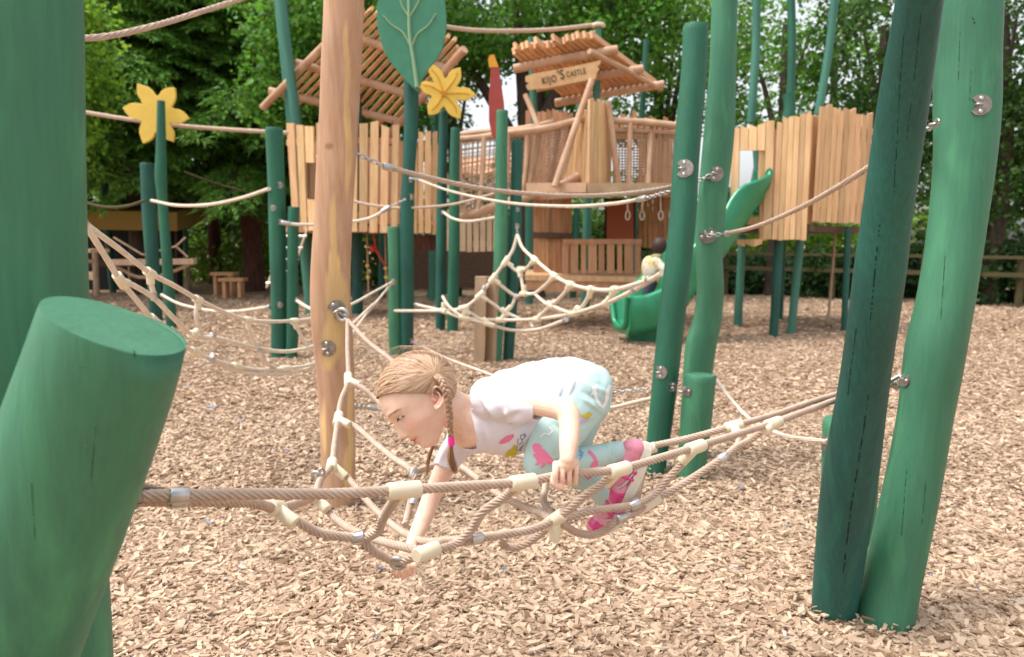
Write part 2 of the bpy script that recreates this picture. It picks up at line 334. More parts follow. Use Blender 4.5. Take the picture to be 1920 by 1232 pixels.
# ================================================================= POSTS
def plate(bv, px, py, parent, r=.03, turn=0, bolts=2, eye=True, crescent=True):
    p, n = hit(bv, px, py)
    if p is None: return None
    n = unit(n); u = unit(np.cross(n, V((0, 0, 1)))); w = np.cross(u, n)
    if w[2] < 0: w = -w; u = -u
    c, s_ = math.cos(turn), math.sin(turn); u, w = u*c+w*s_, -u*s_+w*c
    mb = MB(); m = 28; poly = []
    for i in range(m):
        t = 2*math.pi*i/m; rr = r
        if crescent and (t < .55 or t > 2*math.pi-.55): rr = r*.42
        poly.append(p-n*.012+(u*math.cos(t)+w*math.sin(t))*rr)
    mb.prism(poly, n*.016); o = mb.build('plate', M['steel_dark'], parent)
    b = MB()
    for sg in (-1, 1): b.tube([p+w*sg*r*.62+n*.003, p+w*sg*r*.62+n*.008, p+w*sg*r*.62+n*.010], [r*.22, r*.22, r*.12], 10)
    if eye: b.torus(p+u*r*.25+n*.012, w, r*.3, r*.1, 12, 6)
    b.build('bolt', M['steel'], o)
    return p+n*.02
def post(name, label, rows, m, cat='post', group=None, dtop=0, tilt=None, seg=26, wob=.03, plates=(), pr=.03, Yb=None, cap=True, embed=True, step=.04, bev=.1):
    """rows: (photo y, left edge, right edge) from the top down to where it meets the ground"""
    y1 = rows[-1][0]; xm = (rows[-1][1]+rows[-1][2])/2
    if Yb is None:
        Yf = G(xm, y1)[1]; r0 = (rows[-1][2]-rows[-1][1])/2*Yf/F; Yb = Yf+r0*.8
    y0 = rows[0][0]; pts = []
    for (y, xl, xr) in rows:
        t = (y1-y)/(y1-y0); Y = Yb+dtop*t; c = P((xl+xr)/2, y, Y); tt = (c-CAM).dot(FW)
        pts.append([*c, (xr-xl)/2*tt/F])
    pts = pts[::-1]
    b = np.array(pts[0]); b2 = b.copy(); d = (np.array(pts[1])-b); 
    if abs(d[2]) > 1e-6 and embed: b2[:3] -= d[:3]*((b[2]+.12)/d[2]); pts = [b2]+pts if b[2] > -.1 else pts
    q = spline(pts, step); mb = MB(); rr = q[:, 3].copy()
    pp = q[:, :3]
    # rounded top edge
    T = unit(pp[-1]-pp[-2]); k = rr[-1]; keep_ = np.linalg.norm(pp-pp[-1], axis=1) > k*(bev+.05)
    if tilt is not None: keep_ = np.linalg.norm(pp-pp[-1], axis=1) > k*.35
    pp = np.vstack([pp[keep_], pp[-1:]]); rr = np.concatenate([rr[keep_], rr[-1:]])
    mb.tube(np.vstack([pp[:-1], pp[-1]-T*k*bev, pp[-1]]), np.concatenate([rr[:-1], [rr[-1], rr[-1]*(1-bev*.6)]]), seg, wob=wob, tilt=tilt)
    o = mb.build(name, M[m], None); tag(o, label, cat, group); bv = mb.bvh(); o_at = []
    for pl in plates: o_at.append(plate(bv, pl[0], pl[1], o, *( [pl[2]] if len(pl) > 2 else [pr]), turn=pl[3] if len(pl) > 3 else 0, bolts=2, eye=True))
    return o, bv, o_at
g_near = 'green posts carrying the near rope net'
# left foreground
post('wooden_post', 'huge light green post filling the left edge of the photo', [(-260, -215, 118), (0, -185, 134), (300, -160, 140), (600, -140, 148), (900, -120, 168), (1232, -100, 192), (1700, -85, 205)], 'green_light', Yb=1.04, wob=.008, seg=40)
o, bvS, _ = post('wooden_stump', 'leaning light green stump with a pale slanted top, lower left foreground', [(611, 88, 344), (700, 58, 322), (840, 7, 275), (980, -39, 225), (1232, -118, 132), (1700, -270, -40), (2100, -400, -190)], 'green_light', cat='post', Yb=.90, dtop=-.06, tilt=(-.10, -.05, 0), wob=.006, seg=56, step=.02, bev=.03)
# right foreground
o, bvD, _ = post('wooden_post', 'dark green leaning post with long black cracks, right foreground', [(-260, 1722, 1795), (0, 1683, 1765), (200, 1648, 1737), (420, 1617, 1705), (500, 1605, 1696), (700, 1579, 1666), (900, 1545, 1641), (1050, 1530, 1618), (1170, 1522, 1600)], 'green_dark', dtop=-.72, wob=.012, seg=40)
def crack(bv, pts, w, parent):
    mb = MB(); pts = spline([(*p, 0) for p in pts], 3)[:, :2]; prev = None
    for i, (x, y) in enumerate(pts):
        if RNG.random() < .13: prev = None; continue
        ww = w*(.3+.7*RNG.random()); x += RNG.normal(0, .35)
        a, na = hit(bv, x-ww/2, y); b, nb = hit(bv, x+ww/2, y)
        if a is None or b is None: prev = None; continue
        cur = (a+na*.0012, b+nb*.0012)
        if prev is not None: mb.add([prev[0], prev[1], cur[1], cur[0]], [(0, 1, 2, 3)])
        prev = cur
    if mb.v: mb.build('crack', M['crack'], parent)
stump_o = next(x for x in bpy.data.objects if x.get('label', '').startswith('leaning light green stump'))
for pts, w in (([(151, 690), (158, 688), (162, 694)], 2.2), ([(249, 655), (253, 668)], 2.4), ([(158, 672), (163, 668)], 1.8), ([(60, 905), (66, 1010)], 1.6), ([(180, 800), (170, 905)], 1.4), ([(120, 620), (150, 612), (185, 606)], 1.6)): crack(bvS, pts, w, stump_o)
crack(bvD, [(1650, 420), (1643, 480), (1638, 540), (1632, 600)], 3.2, o); crack(bvD, [(1628, 740), (1620, 800), (1607, 880), (1596, 950), (1580, 1080)], 3.2, o)
crack(bvD, [(1606, 615), (1597, 680), (1590, 740)], 2, o); crack(bvD, [(1695, 60), (1688, 150), (1682, 260), (1676, 360)], 1.6, o); crack(bvD, [(1727, 20), (1716, 130), (1700, 260)], 1.5, o)
o, bvL, pl = post('wooden_post', 'thick light green wavy post at right with a steel plate near its top', [(-260, 1748, 1868), (0, 1752, 1871), (110, 1757, 1869), (200, 1757, 1868), (300, 1756, 1860), (420, 1745, 1843), (560, 1724, 1822), (640, 1705, 1808), (700, 1696, 1797), (780, 1687, 1781), (900, 1665, 1760), (1050, 1632, 1730), (1150, 1612, 1712), (1190, 1603, 1706)], 'green_light', dtop=.12, wob=.022, seg=44, plates=((1838, 197, .03), (1697, 712, .022, 1.57)))
for pts, w in (([(1822, 33), (1827, 39), (1826, 45)], 3), ([(1698, 822), (1706, 824)], 2), ([(1821, 130), (1818, 190)], 1.2), ([(1700, 880), (1690, 1010)], 1.3), ([(1772, 480), (1764, 600)], 1.2), ([(1736, 905), (1728, 985)], 1.2), ([(1800, 60), (1797, 150)], 1.1)): crack(bvL, pts, w, o)
post('wooden_stump', 'short green stump with a steel plate, half hidden behind the dark cracked post', [(786, 1546, 1640), (900, 1543, 1642), (1000, 1538, 1634), (1090, 1532, 1628)], 'green_light', Yb=2.9, wob=.01, plates=((1556, 832, .04, 1.57),))
# peeled timber post
def timber_post():
    rows = [(-260, 612, 690), (0, 608, 681), (120, 603, 677), (220, 599, 672), (300, 594, 667), (400, 590, 660), (480, 585, 657), (560, 583, 656), (620, 586, 660), (700, 594, 663), (780, 599, 664), (880, 602, 666), (957, 601, 664)]
    y1 = 957; Yf = G(633, y1)[1]; Yb = Yf+.05; pts = []
    for (y, xl, xr) in rows:
        t = (y1-y)/(y1+260); Y = Yb-.12*t; c = P((xl+xr)/2, y, Y); tt = (c-CAM).dot(FW); pts.append([*c, (xr-xl)/2*tt/F])
    pts = pts[::-1]; e = list(pts[0]); e[2] = -.1; pts = [e]+pts
    q = spline(pts, .008); mb = MB(); mb.tube(q[:, :3], q[:, 3], 90, wob=.022)
    v = np.array(mb.v); d = v-CAM; t = d@FW; X = 960+F*(d@RT)/t; Yp = 616-F*(d@UP)/t
    side = v[:, 1]-np.interp(v[:, 2], q[:, 2], q[:, 1])
    def blob(cx, cy, rx, ry, k=1.6, pw=2.6):
        w = (np.abs(X-cx-min(4, rx*.35)*np.sin(Yp/31+cx))/rx)**pw+(np.abs(Yp-cy)/ry)**pw; return np.clip((1-w)*k, 0, 1)*(side < 0)
    bark = V((.47, .27, .155)); brk2 = V((.57, .39, .27)); yel = V((.68, .46, .21)); col = np.tile(bark, (len(v), 1))
    nn = .5+.5*np.sin(v[:, 2]*7+3*np.sin(v[:, 0]*40))*np.cos(v[:, 2]*17+v[:, 0]*60); col = col*(1-nn[:, None]*.55)+brk2*nn[:, None]*.55
    for a in ((630, 560, 26, 60), (617, 648, 20, 52), (631, 600, 20, 80), (626, 440, 7, 85), (620, 500, 8, 38), (632, 505, 6, 30), (655, 890, 9, 60), (658, 780, 6, 90), (608, 800, 5, 60), (652, 260, 7, 120), (650, 110, 6, 80)):
        w = blob(*a)[:, None]; col = col*(1-w)+yel*w
    w = blob(616, 274, 9, 7)[:, None]; col = col*(1-w*.6)+V((.22, .10, .05))*w*.6
    w = blob(598, 700, 12, 90)[:, None]*.5; col = col*(1-w)+V((.36, .20, .15))*w
    o = mb.build('timber_post', M['timber'], None, col=col); tag(o, 'bare peeled timber post with yellow scars and two steel plates', 'post')
    bv = mb.bvh(); a = plate(bv, 631, 580, o, .040, turn=-.6); plate(bv, 614, 653, o, .036, turn=-.1)
    kb = MB(); kb.cyl(P(601, 296, 3.35), P(594, 296, 3.35), .012, 10); kb.build('bolt', M['steel'], o)
    return o, bv
timber_post()
# right middle group
GM2 = None
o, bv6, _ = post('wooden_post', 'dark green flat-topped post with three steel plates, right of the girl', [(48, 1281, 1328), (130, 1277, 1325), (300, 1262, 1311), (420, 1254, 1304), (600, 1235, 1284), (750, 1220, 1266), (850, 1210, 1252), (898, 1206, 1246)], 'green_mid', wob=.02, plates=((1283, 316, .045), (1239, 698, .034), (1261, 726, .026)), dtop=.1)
o, bv7, _ = post('wooden_post', 'tall light green wavy post rising out of the picture beside the dark flat-topped post', [(-260, 1350, 1398), (0, 1335, 1383), (120, 1331, 1380), (240, 1321, 1376), (340, 1312, 1366), (460, 1305, 1355), (540, 1307, 1357), (600, 1300, 1352), (650, 1286, 1342), (720, 1281, 1333), (800, 1276, 1326), (880, 1270, 1320)], 'green_light', Yb=4.05, wob=.03, plates=((1342, 326, .04, .3), (1326, 441, .045, 1.2)))
o, bv8, _ = post('wooden_stump', 'short light green stump with a round flat top, right of the girl', [(702, 1284, 1343), (780, 1279, 1335), (860, 1272, 1325), (906, 1267, 1319)], 'green_light', wob=.012, plates=((1288, 732, .03, 1.57), (1340, 706, .012)))
# left middle
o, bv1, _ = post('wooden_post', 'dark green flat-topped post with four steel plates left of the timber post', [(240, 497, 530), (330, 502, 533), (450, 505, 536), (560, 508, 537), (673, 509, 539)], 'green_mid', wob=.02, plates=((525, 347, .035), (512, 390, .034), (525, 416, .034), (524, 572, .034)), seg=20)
post('wooden_post', 'short dark green post against the right side of the four-plate post', [(388, 540, 561), (500, 538, 559), (600, 538, 560), (674, 536, 557)], 'green_mid', wob=.02, plates=((556, 562, .03),), seg=18)
o, bv3, _ = post('wooden_post', 'dark green post standing left of the left flower pole', [(306, 263, 289), (400, 267, 293), (520, 276, 300), (603, 281, 305)], 'green_dark', wob=.02, plates=((284, 376, .03),), seg=18)
flower_pole, bv3b, _ = post('flower_pole', 'dark green pole carrying the yellow flower at left', [(189, 295, 309), (280, 293, 311), (330, 291, 312), (380, 296, 314), (480, 303, 322), (617, 312, 332)], 'green_mid', wob=.03, seg=18, dtop=.0)
post('wooden_post', 'thin dark green post far left beneath the trees', [(344, 189, 203), (420, 194, 208), (549, 206, 218)], 'green_dark', wob=.02, seg=14)
post('wooden_post', 'thin dark post behind the left flower pole', [(385, 247, 257), (535, 254, 263)], 'green_dark', wob=.02, seg=12)
post('wooden_post', 'thin green post left of the red-brown tree trunks', [(348, 338, 346), (545, 349, 358)], 'green_mid', wob=.02, seg=12)
# centre
o, bv5, _ = post('wooden_post', 'light green flat-topped post joined to the leaf pole', [(425, 726, 751), (500, 728, 752), (600, 728, 753), (668, 730, 754)], 'green_light', wob=.02, seg=18, plates=((737, 529, .034),))
leaf_pole, bv5b, _ = post('leaf_pole', 'dark green pole carrying the big green leaf sign', [(140, 757, 786), (240, 757, 784), (320, 754, 779), (430, 748, 776), (560, 750, 776), (663, 750, 775)], 'green_dark', wob=.02, seg=20, plates=((769, 338, .026), (771, 369, .034), (771, 640, .03)), Yb=7.9)
fl2, bv_6, _ = post('flower_pole', 'dark green pole carrying the yellow flower right of the leaf sign', [(208, 824, 840), (300, 821, 839), (398, 818, 838), (500, 817, 836), (620, 816, 835)], 'green_dark', wob=.03, seg=16, plates=((829, 398, .028), (830, 556, .028)))
post('wooden_post', 'dark green post close right of the centre flower pole', [(240, 845, 863), (330, 842, 861), (450, 841, 862), (560, 838, 860), (624, 838, 859)], 'green_mid', wob=.02, seg=16)
o, bv_8, _ = post('wooden_post', 'light green wavy post in front of the red paddle sign', [(207, 931, 953), (300, 929, 951), (400, 928, 952), (500, 925, 950), (600, 920, 946), (679, 913, 940)], 'green_light', wob=.03, seg=18)
o, bv_9, _ = post('wooden_post', 'dark green post holding the peak of the rope net', [(262, 959, 980), (350, 957, 979), (450, 952, 978), (560, 948, 971), (676, 942, 963)], 'green_dark', wob=.02, seg=18, plates=((970, 393, .025), (969, 424, .03)))
sp = MB(); sp.plank(P(889, 679, 7.5), P(908, 679, 7.5), P(913, 518, 7.5), P(892, 518, 7.5), .14); sp.plank(P(908.5, 679, 7.5), P(916, 679, 7.54), P(921, 518, 7.54), P(913.5, 518, 7.5), .12)
o = sp.build('squared_post', M['grey_wood']); tag(o, 'short squared bare wood post left of the light green wavy post', 'post')

# ---------------------------------------------------------------- flower, leaf and paddle signs
def flat_sign(name, label, cat, cx, cy, Y, outline, m, th=.03, yaw=0, parts=()):
    s = mpp(Y); c = P(cx, cy, Y); cy_, sy_ = math.cos(yaw), math.sin(yaw); X = V((cy_, sy_, 0)); Nn = V((-sy_, cy_, 0))
    def pt(x, y, d=0): return c+X*(x-cx)*s+V((0, 0, 1))*(cy-y)*s+Nn*d
    mb = MB(); mb.prism([pt(x, y, -th/2) for x, y in outline], Nn*th); o = mb.build(name, M[m]); tag(o, label, cat)
    bev = o.modifiers.new('bevel', 'BEVEL'); bev.width = .006; bev.segments = 2; bev.limit_method = 'ANGLE'
    for pn, pm, lines, r, front in parts:
        q = MB()
        for ln in lines: q.tube(spline([pt(x, y, front*th/2) for x, y in ln], .02), np.linspace(r, r*.55, len(spline([pt(x, y) for x, y in ln], .02))), 8, flat=.5)
        q.build(pn, M[pm], o)
    return o
def petal_outline(cx, cy, tips, r_in, curl=.35, w=.9):
    out = []
    n = len(tips)
    for i, (tx, ty) in enumerate(tips):
        a = math.atan2(ty-cy, tx-cx); L = math.hypot(tx-cx, ty-cy)
        prev = tips[i-1]; nxt = tips[(i+1) % n]
        ap = math.atan2(prev[1]-cy, prev[0]-cx); an = math.atan2(nxt[1]-cy, nxt[0]-cx)
        d1 = ((a-ap+math.pi) % (2*math.pi)-math.pi)/2; d2 = ((an-a+math.pi) % (2*math.pi)-math.pi)/2
        def pp(rad, ang): return (cx+math.cos(ang)*rad, cy+math.sin(ang)*rad)
        out.append(pp(r_in, a-d1))
        for t, k in ((.2, .86), (.4, .78), (.6, .60), (.8, .34)): out.append(pp(r_in+(L-r_in)*t, a-d1*k*w+curl*.12))
        out.append((tx, ty))
        for t, k in ((.8, .14), (.6, .42), (.4, .64), (.2, .80)): out.append(pp(r_in+(L-r_in)*t, a+d2*k*w+curl*.12))
    return out
tipsA = [(262, 160), (330, 167), (353, 222), (322, 264), (267, 267), (233, 203)]
flat_sign('flower_sign', 'yellow six-petal flower seen from behind on the left pole', 'flower sign', 294, 213, 10.62, petal_outline(294, 213, tipsA, 30), 'yellow', th=.05)
tipsB = [(804, 121), (863, 130), (891, 178), (862, 221), (804, 214), (787, 157)]
flat_sign('flower_sign', 'yellow six-petal flower with amber grooves right of the leaf sign', 'flower sign', 834, 174, 10.05, petal_outline(834, 174, tipsB, 24), 'yellow', th=.05,
    parts=(('petal_groove', 'yellow_dark', [[(832, 176), ((832+t[0])/2+4, (176+t[1])/2-2), (832+(t[0]-832)*.8, 174+(t[1]-174)*.8)] for t in tipsB], .022, -1), ('flower_centre', 'yellow_dark', [[(829, 172), (832, 178), (835, 182)]], .05, -1)))
for o_ in (): pass
lf = [(781, 165), (773, 158), (760, 145), (746, 129), (727, 104), (715, 72), (710, 36), (714, 0), (725, -35), (745, -65), (768, -88), (792, -70), (815, -40), (829, -8), (835, 36), (831, 76), (820, 104), (803, 123), (791, 142)]
flat_sign('leaf_sign', 'big green leaf sign with pale raised veins on a dark pole', 'leaf sign', 773, 60, 7.72, [tuple(p[:2]) for p in spline([(a, b, 0) for a, b in lf+lf[:1]], 6)[:-1]], 'leaf_panel', th=.04,
    parts=(('leaf_vein', 'leaf_vein', [[(781, 158), (775, 110), (769, 70), (768, 30), (769, -60)]], .042, -1), ('leaf_vein', 'leaf_vein', [[(769, 84), (756, 62), (736, 48), (721, 32)]], .022, -1), ('leaf_vein', 'leaf_vein', [[(772, 88), (782, 66), (802, 50), (816, 30)]], .022, -1),
           ('leaf_vein', 'leaf_vein', [[(768, 34), (757, 18), (748, -10)]], .022, -1), ('leaf_vein', 'leaf_vein', [[(770, 34), (783, 14), (793, -10)]], .022, -1)))
pd = [(921, 128), (935, 128), (940, 160), (945, 195), (946, 225), (939, 245), (930, 258), (922, 250), (917, 225), (917, 190), (919, 160)]
o = flat_sign('paddle_sign', 'red paddle-shaped sign with an orange tip', 'paddle sign', 930, 190, 8.1, pd, 'red', th=.06)
t_ = MB(); s_ = mpp(8.1); c_ = P(930, 190, 8.1)
pz = lambda x, y: c_+V(((x-930)*s_, -.035, (190-y)*s_))
t_.prism([pz(918, 131), (pz(916, 118)), pz(919, 110), pz(927, 109), pz(935, 131)], (0, .07, 0)); t_.build('tip', M['orange'], o)
st_ = MB(); st_.cyl(P(931, 250, 8.2), P(936, 330, 8.2), .02); st_.build('stalk', M['pole_far'], o)

# ================================================================= ROPES
def chain(mb, a, b, ll=.034, r=.0035):
    a, b = V(a), V(b); L = np.linalg.norm(b-a); n = max(1, int(round(L/(ll*.72)))); d = unit(b-a); s1 = unit(np.cross(d, V((0, .3, 1)))); s2 = np.cross(d, s1)
    for i in range(n):
        c = a+d*L*(i+.5)/n; nrm = s1 if i % 2 else s2
        mb.torus(c, nrm, ll*.27, r, 14, 6, stretch=(d, 1.75))
def rope_thing(label, pts, r, m='rope', ends='ff', chains=(None, None), lobes=6, group=None, step=.01, seg=None, clen=.05):
    """pts: (px, py, Y); ends: f = steel ferrule; chains: extra point each end reached by chain"""
    w = [P(*p) for p in pts]; R = root('rope', w[0]*[1, 1, 0] if False else (float(w[0][0]), float(w[0][1]), float(w[0][2])), label, 'rope', group)
    q = spline(w, step); mb = MB(); big = r > .008 and pts[0][2] < 5 or pts[-1][2] < 5
    mb.tube(q, r, seg or (48 if big else 8), lobes=lobes if big else 0, lay=r*7.5, lobe_amp=.55); mb.build('strand', M[m], R)
    for i, e in enumerate(ends):
        if e == 'f':
            a, b = (q[0], q[min(len(q)-1, max(1, int(clen/step)))]) if i == 0 else (q[-1], q[-1-min(len(q)-1, max(1, int(clen/step)))])
            f = MB(); f.cyl(a, b, r*1.45, 14, bev=r*.3); f.build('ferrule', M['steel'], R)
    for i, c in enumerate(chains):
        if c is not None:
            cm = MB(); chain(cm, q[0] if i == 0 else q[-1], P(*c)); cm.build('chain', M['steel'], R)
    return R
def sagY(a, b, pts): # interpolate 1/Y along px
    return [(x, y, 1/(1/a[1]+(1/b[1]-1/a[1])*(x-a[0])/(b[0]-a[0]))) for x, y in pts]
rope_thing('thick tan twisted rope sagging from the timber post to the tall wavy post', sagY((720, 3.3), (1300, 4.0), [(718, 311), (800, 332), (900, 353), (1000, 364), (1100, 367), (1200, 360), (1298, 343)]), .0115, chains=((664, 286, 3.28), (1342, 325, 3.98)))
rope_thing('pale rope sagging from the leaf pole to the flat-topped dark post', sagY((785, 7.6), (1210, 4.2), [(783, 337), (850, 360), (950, 380), (1060, 387), (1150, 382), (1212, 371)]), .0115, m='rope_pale', chains=((768, 333, 7.75), (1256, 359, 3.98)), clen=.09)
rope_thing('tan twisted rope climbing from the wavy post up behind the dark cracked post', sagY((1362, 3.85), (1720, 2.35), [(1358, 439), (1420, 424), (1500, 390), (1580, 345), (1650, 300), (1722, 252)]), .0105, chains=((1327, 442, 3.95), (1760, 228, 2.2)))
rope_thing('pale rope drooping from the round-topped stump to the hidden stump', sagY((1343, 3.9), (1550, 2.85), [(1343, 710), (1370, 748), (1410, 788), (1470, 816), (1550, 828)]), .0085, m='rope_pale', ends='')
rope_thing('short pale rope between the centre flower pole and the light green wavy post', sagY((830, 9.5), (930, 7.6), [(831, 398), (850, 410), (880, 415), (929, 408)]), .016, m='rope_pale', ends='f')
rope_thing('pale rope from the four-plate post towards the leaf pole behind the timber post', sagY((527, 7.5), (770, 7.8), [(527, 417), (560, 421), (620, 420), (690, 410), (730, 388)]), .016, m='rope_pale', chains=(None, (760, 374, 7.8)), clen=.1)
rope_thing('thin tan rope sagging in front of the left plank wall', sagY((640, 8), (930, 7.7), [(648, 374), (700, 385), (760, 390), (850, 383), (930, 362)]), .014, ends='')
rope_thing('tan rope crossing the top left corner of the photo', sagY((120, 2.3), (450, 3.2), [(120, 73), (200, 68), (290, 48), (370, 24), (470, -8)]), .0105, ends='')
rope_thing('long straight tan rope passing behind the left flower', sagY((130, 11), (540, 11.2), [(132, 206), (230, 222), (330, 235), (430, 243), (540, 249)]), .03, ends='')
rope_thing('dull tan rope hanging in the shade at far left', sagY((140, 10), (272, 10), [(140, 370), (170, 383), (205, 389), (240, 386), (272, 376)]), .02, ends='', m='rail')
rope_thing('pale rope swinging from the left dark post to the four-plate post', sagY((284, 9.5), (505, 7.6), [(284, 376), (330, 385), (390, 384), (450, 372), (505, 354)]), .019, m='rope_pale', ends='')
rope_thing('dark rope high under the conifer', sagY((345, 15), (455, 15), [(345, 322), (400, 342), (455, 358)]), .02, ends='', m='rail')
rope_thing('tan rope running from the leaf sign to the central tower pole', sagY((835, 9), (1120, 11), [(800, 44), (880, 56), (960, 58), (1040, 55), (1118, 46)]), .028, ends='')
rope_thing('low pale rope between the flower pole and the four-plate post', sagY((302, 9), (508, 7.7), [(303, 553), (340, 571), (400, 583), (450, 583), (506, 575)]), .017, m='rope_pale', ends='ff')
rope_thing('short low pale rope from the small post to the timber post', sagY((558, 7.3), (640, 5.5), [(557, 564), (580, 578), (615, 592)]), .015, m='rope_pale', ends='f')
rope_thing('pale rope from the foot of the leaf pole passing behind the girl', sagY((772, 7.8), (1270, 4.0), [(790, 649), (840, 673), (920, 703), (1010, 740), (1080, 760), (1140, 765), (1200, 752), (1262, 739)]), .0125, m='rope_pale', chains=((772, 640, 7.85), (1288, 732, 3.95)))
rope_thing('thin rope with a chain behind the girl fixed to the dark flat-topped post', sagY((640, 3.4), (1150, 4.2), [(690, 764), (780, 778), (900, 780), (1050, 752), (1150, 736)]), .0085, m='rope_pale', chains=((662, 762, 3.3), (1214, 729, 4.05)))

# ================================================================= NETS
def T_conn(mb, pos, along, stub, L=.06, r=.0155, sl=.05, sr=.0135):
    a = unit(along); mb.cyl(pos-a*L/2, pos+a*L/2, r, 18, bev=.003)
    if stub is not None:
        s = unit(stub); mb.cyl(pos, pos+s*sl, sr, 16, bev=.0025)
def net(label, Yf, paths, conns, clamps, rr, root_px, mrope='rope', lobes=6, cs=1.0, chains=(), group=None, step=.0032):
    pf = lambda p: P(p[0], p[1], p[2] if len(p) > 2 else Yf(p[0], p[1]))
    R = root('rope_net', pf(root_px), label, 'rope net', group)
    for pth in paths:
        q = spline([pf(p) for p in pth], step); mb = MB(); mb.tube(q, rr, 54 if lobes else 8, lobes=lobes, lay=rr*7.5, lobe_amp=.55); mb.build('strand', M[mrope], R)
    for c in conns:
        p, al, st = pf(c[0]), pf(c[1]), (pf(c[2]) if c[2] else None); mb = MB(); k = c[3] if len(c) > 3 else 1
        T_conn(mb, p, al-p, None if st is None else st-p, .058*cs*k, .0155*cs, .048*cs*k, .0132*cs); mb.build('connector', M['cream'], R)
    for a, b in clamps:
        p, q = pf(a), pf(b); d = unit(q-p); mb = MB(); mb.cyl(p-d*.014*cs, p+d*.014*cs, .0125*cs, 14, bev=.002); mb.build('clamp', M['steel'], R)
    for a, b in chains:
        mb = MB(); chain(mb, pf(a), pf(b)); mb.build('chain', M['steel'], R)
    return R
# --- near net: front edge rope lies on a plan line between the left post and the big right post
Lp, Rp = V((-.54, 1.03)), V((1.17, 2.2))
def Yfront(px):
    k = (px-960)/F; d = Rp-Lp # x = Lx+d0 t ; y = Ly+d1 t ; x = k*y*(approx)
    t = (k*Lp[1]-Lp[0])/(d[0]-k*d[1]); return Lp[1]+d[1]*t+.26*max(0, (px-1150)/540)**1.4
def Ynet(px, py):    # inner nodes: pushed back from the front rope
    return Yfront(px)+.06
fr = [(238, 931), (300, 929), (400, 928), (500, 926), (620, 926), (755, 919), (860, 912), (980, 904), (1060, 890), (1160, 880), (1240, 858), (1305, 838), (1380, 815), (1450, 793), (1520, 768), (1580, 746), (1640, 730), (1690, 716)]
front = [(x, y, Yfront(x)) for x, y in fr]
ed = lambda x, y, Y: (x, y, Y)
Tn = (652, 600, 3.16)
C = dict(C1=(653, 712, 2.75), C2=(634, 786, 2.45), C3=(622, 872, 2.1), C4=(588, 930, 1.75), C5=(516, 953, 1.36))
left_edge = [ed(240, 938, 1.05), ed(330, 940, 1.11), ed(420, 941, 1.19), ed(480, 944, 1.27), C['C5'], ed(555, 945, 1.56), C['C4'], ed(602, 898, 1.92), C['C3'], ed(628, 830, 2.28), C['C2'], ed(640, 750, 2.6), C['C1'], ed(652, 655, 2.95), Tn]
back_edge = [Tn, ed(690, 640, 2.95), ed(735, 676, 2.75), ed(790, 730, 2.55), ed(880, 810, 2.4), ed(960, 850, 2.3), ed(1050, 866, 2.2), ed(1140, 858, 2.12), ed(1214, 838, 2.08), ed(1290, 822, 2.05), ed(1375, 799, 2.05), ed(1460, 775, 2.15), ed(1560, 742, 2.28), ed(1690, 712, 2.45)]
yf = lambda x, dy: Yfront(x)+dy
C6 = (800, 1035, 1.42); C7 = (1040, 975, 1.62); C8 = (1214, 945, 1.78)
K1 = (672, 1008, 1.42); K2 = (775, 887, 1.98); K3 = (893, 1010, 1.5); K4 = (1190, 946, 1.72); K5 = (1164, 972, 1.7); K6 = (1356, 858, 1.86)
ring = (752, 1052, 1.45)
paths = [front, left_edge, back_edge,
  [C['C5'], (553, 974, 1.35), (600, 999, 1.38), K1, (706, 998, 1.40), (719, 970, 1.36), (740, 935, Yfront(740)+.01)],
  [K1, (700, 1032, 1.43), (728, 1048, 1.45), ring, C6],
  [C['C4'], (612, 955, 1.75), (642, 982, 1.68), (690, 1006, 1.58), (745, 1022, 1.48), C6],
  [C['C3'], (650, 893, 2.1), (688, 938, 1.98), (722, 972, 1.88), (760, 1000, 1.72), (800, 1015, 1.62), (850, 1012, 1.55), K3],
  [C['C2'], (668, 800, 2.42), (700, 828, 2.3), (740, 860, 2.12), K2, (770, 940, 1.95), (760, 985, 1.85)],
  [C['C1'], (680, 728, 2.7), (712, 756, 2.65), (760, 800, 2.5), (810, 848, 2.35), (870, 884, 2.2), (950, 935, 1.9), (1010, 960, 1.7), C7],
  [K2, (800, 878, 2.05), (850, 868, 2.2), (900, 900, 2.0)],
  [C6, (852, 1020, 1.48), (886, 990, 1.48), (905, 960, 1.46), (945, 932, 1.46), (968, 912, yf(968, .01))],
  [C6, (830, 1018, 1.47), (870, 1016, 1.5), K3, (940, 1003, 1.54), (1000, 992, 1.58), C7],
  [C7, (1068, 955, 1.6), (1095, 930, 1.58), (1125, 910, 1.57), (1145, 892, yf(1145, .01))],
  [C7, (1010, 1003, 1.66), (975, 1024, 1.66), (943, 1022, 1.66), (945, 1006, 1.64)],
  [C7, (1058, 985, 1.66), (1085, 1000, 1.7), (1120, 1001, 1.72), K5, (1190, 962, 1.73), C8, (1250, 925, 1.8), (1300, 895, 1.83), K6, (1382, 838, 1.90), (1405, 826, 1.93), (1440, 800, yf(1440, .02))],
  [(1062, 972, 1.66), (1110, 958, 1.68), K4, (1228, 925, 1.76), (1255, 895, 1.76), (1280, 868, 1.75), (1296, 845, yf(1296, .01))],
  [K4, (1197, 920, 1.85), (1205, 885, 1.98), (1214, 848, 2.08)],
  [K6, (1380, 840, 1.95), (1388, 815, 2.02), (1380, 801, 2.05)],
  [C7, (1020, 940, 1.85), (1022, 915, 2.05), (1024, 880, 2.22)],
]
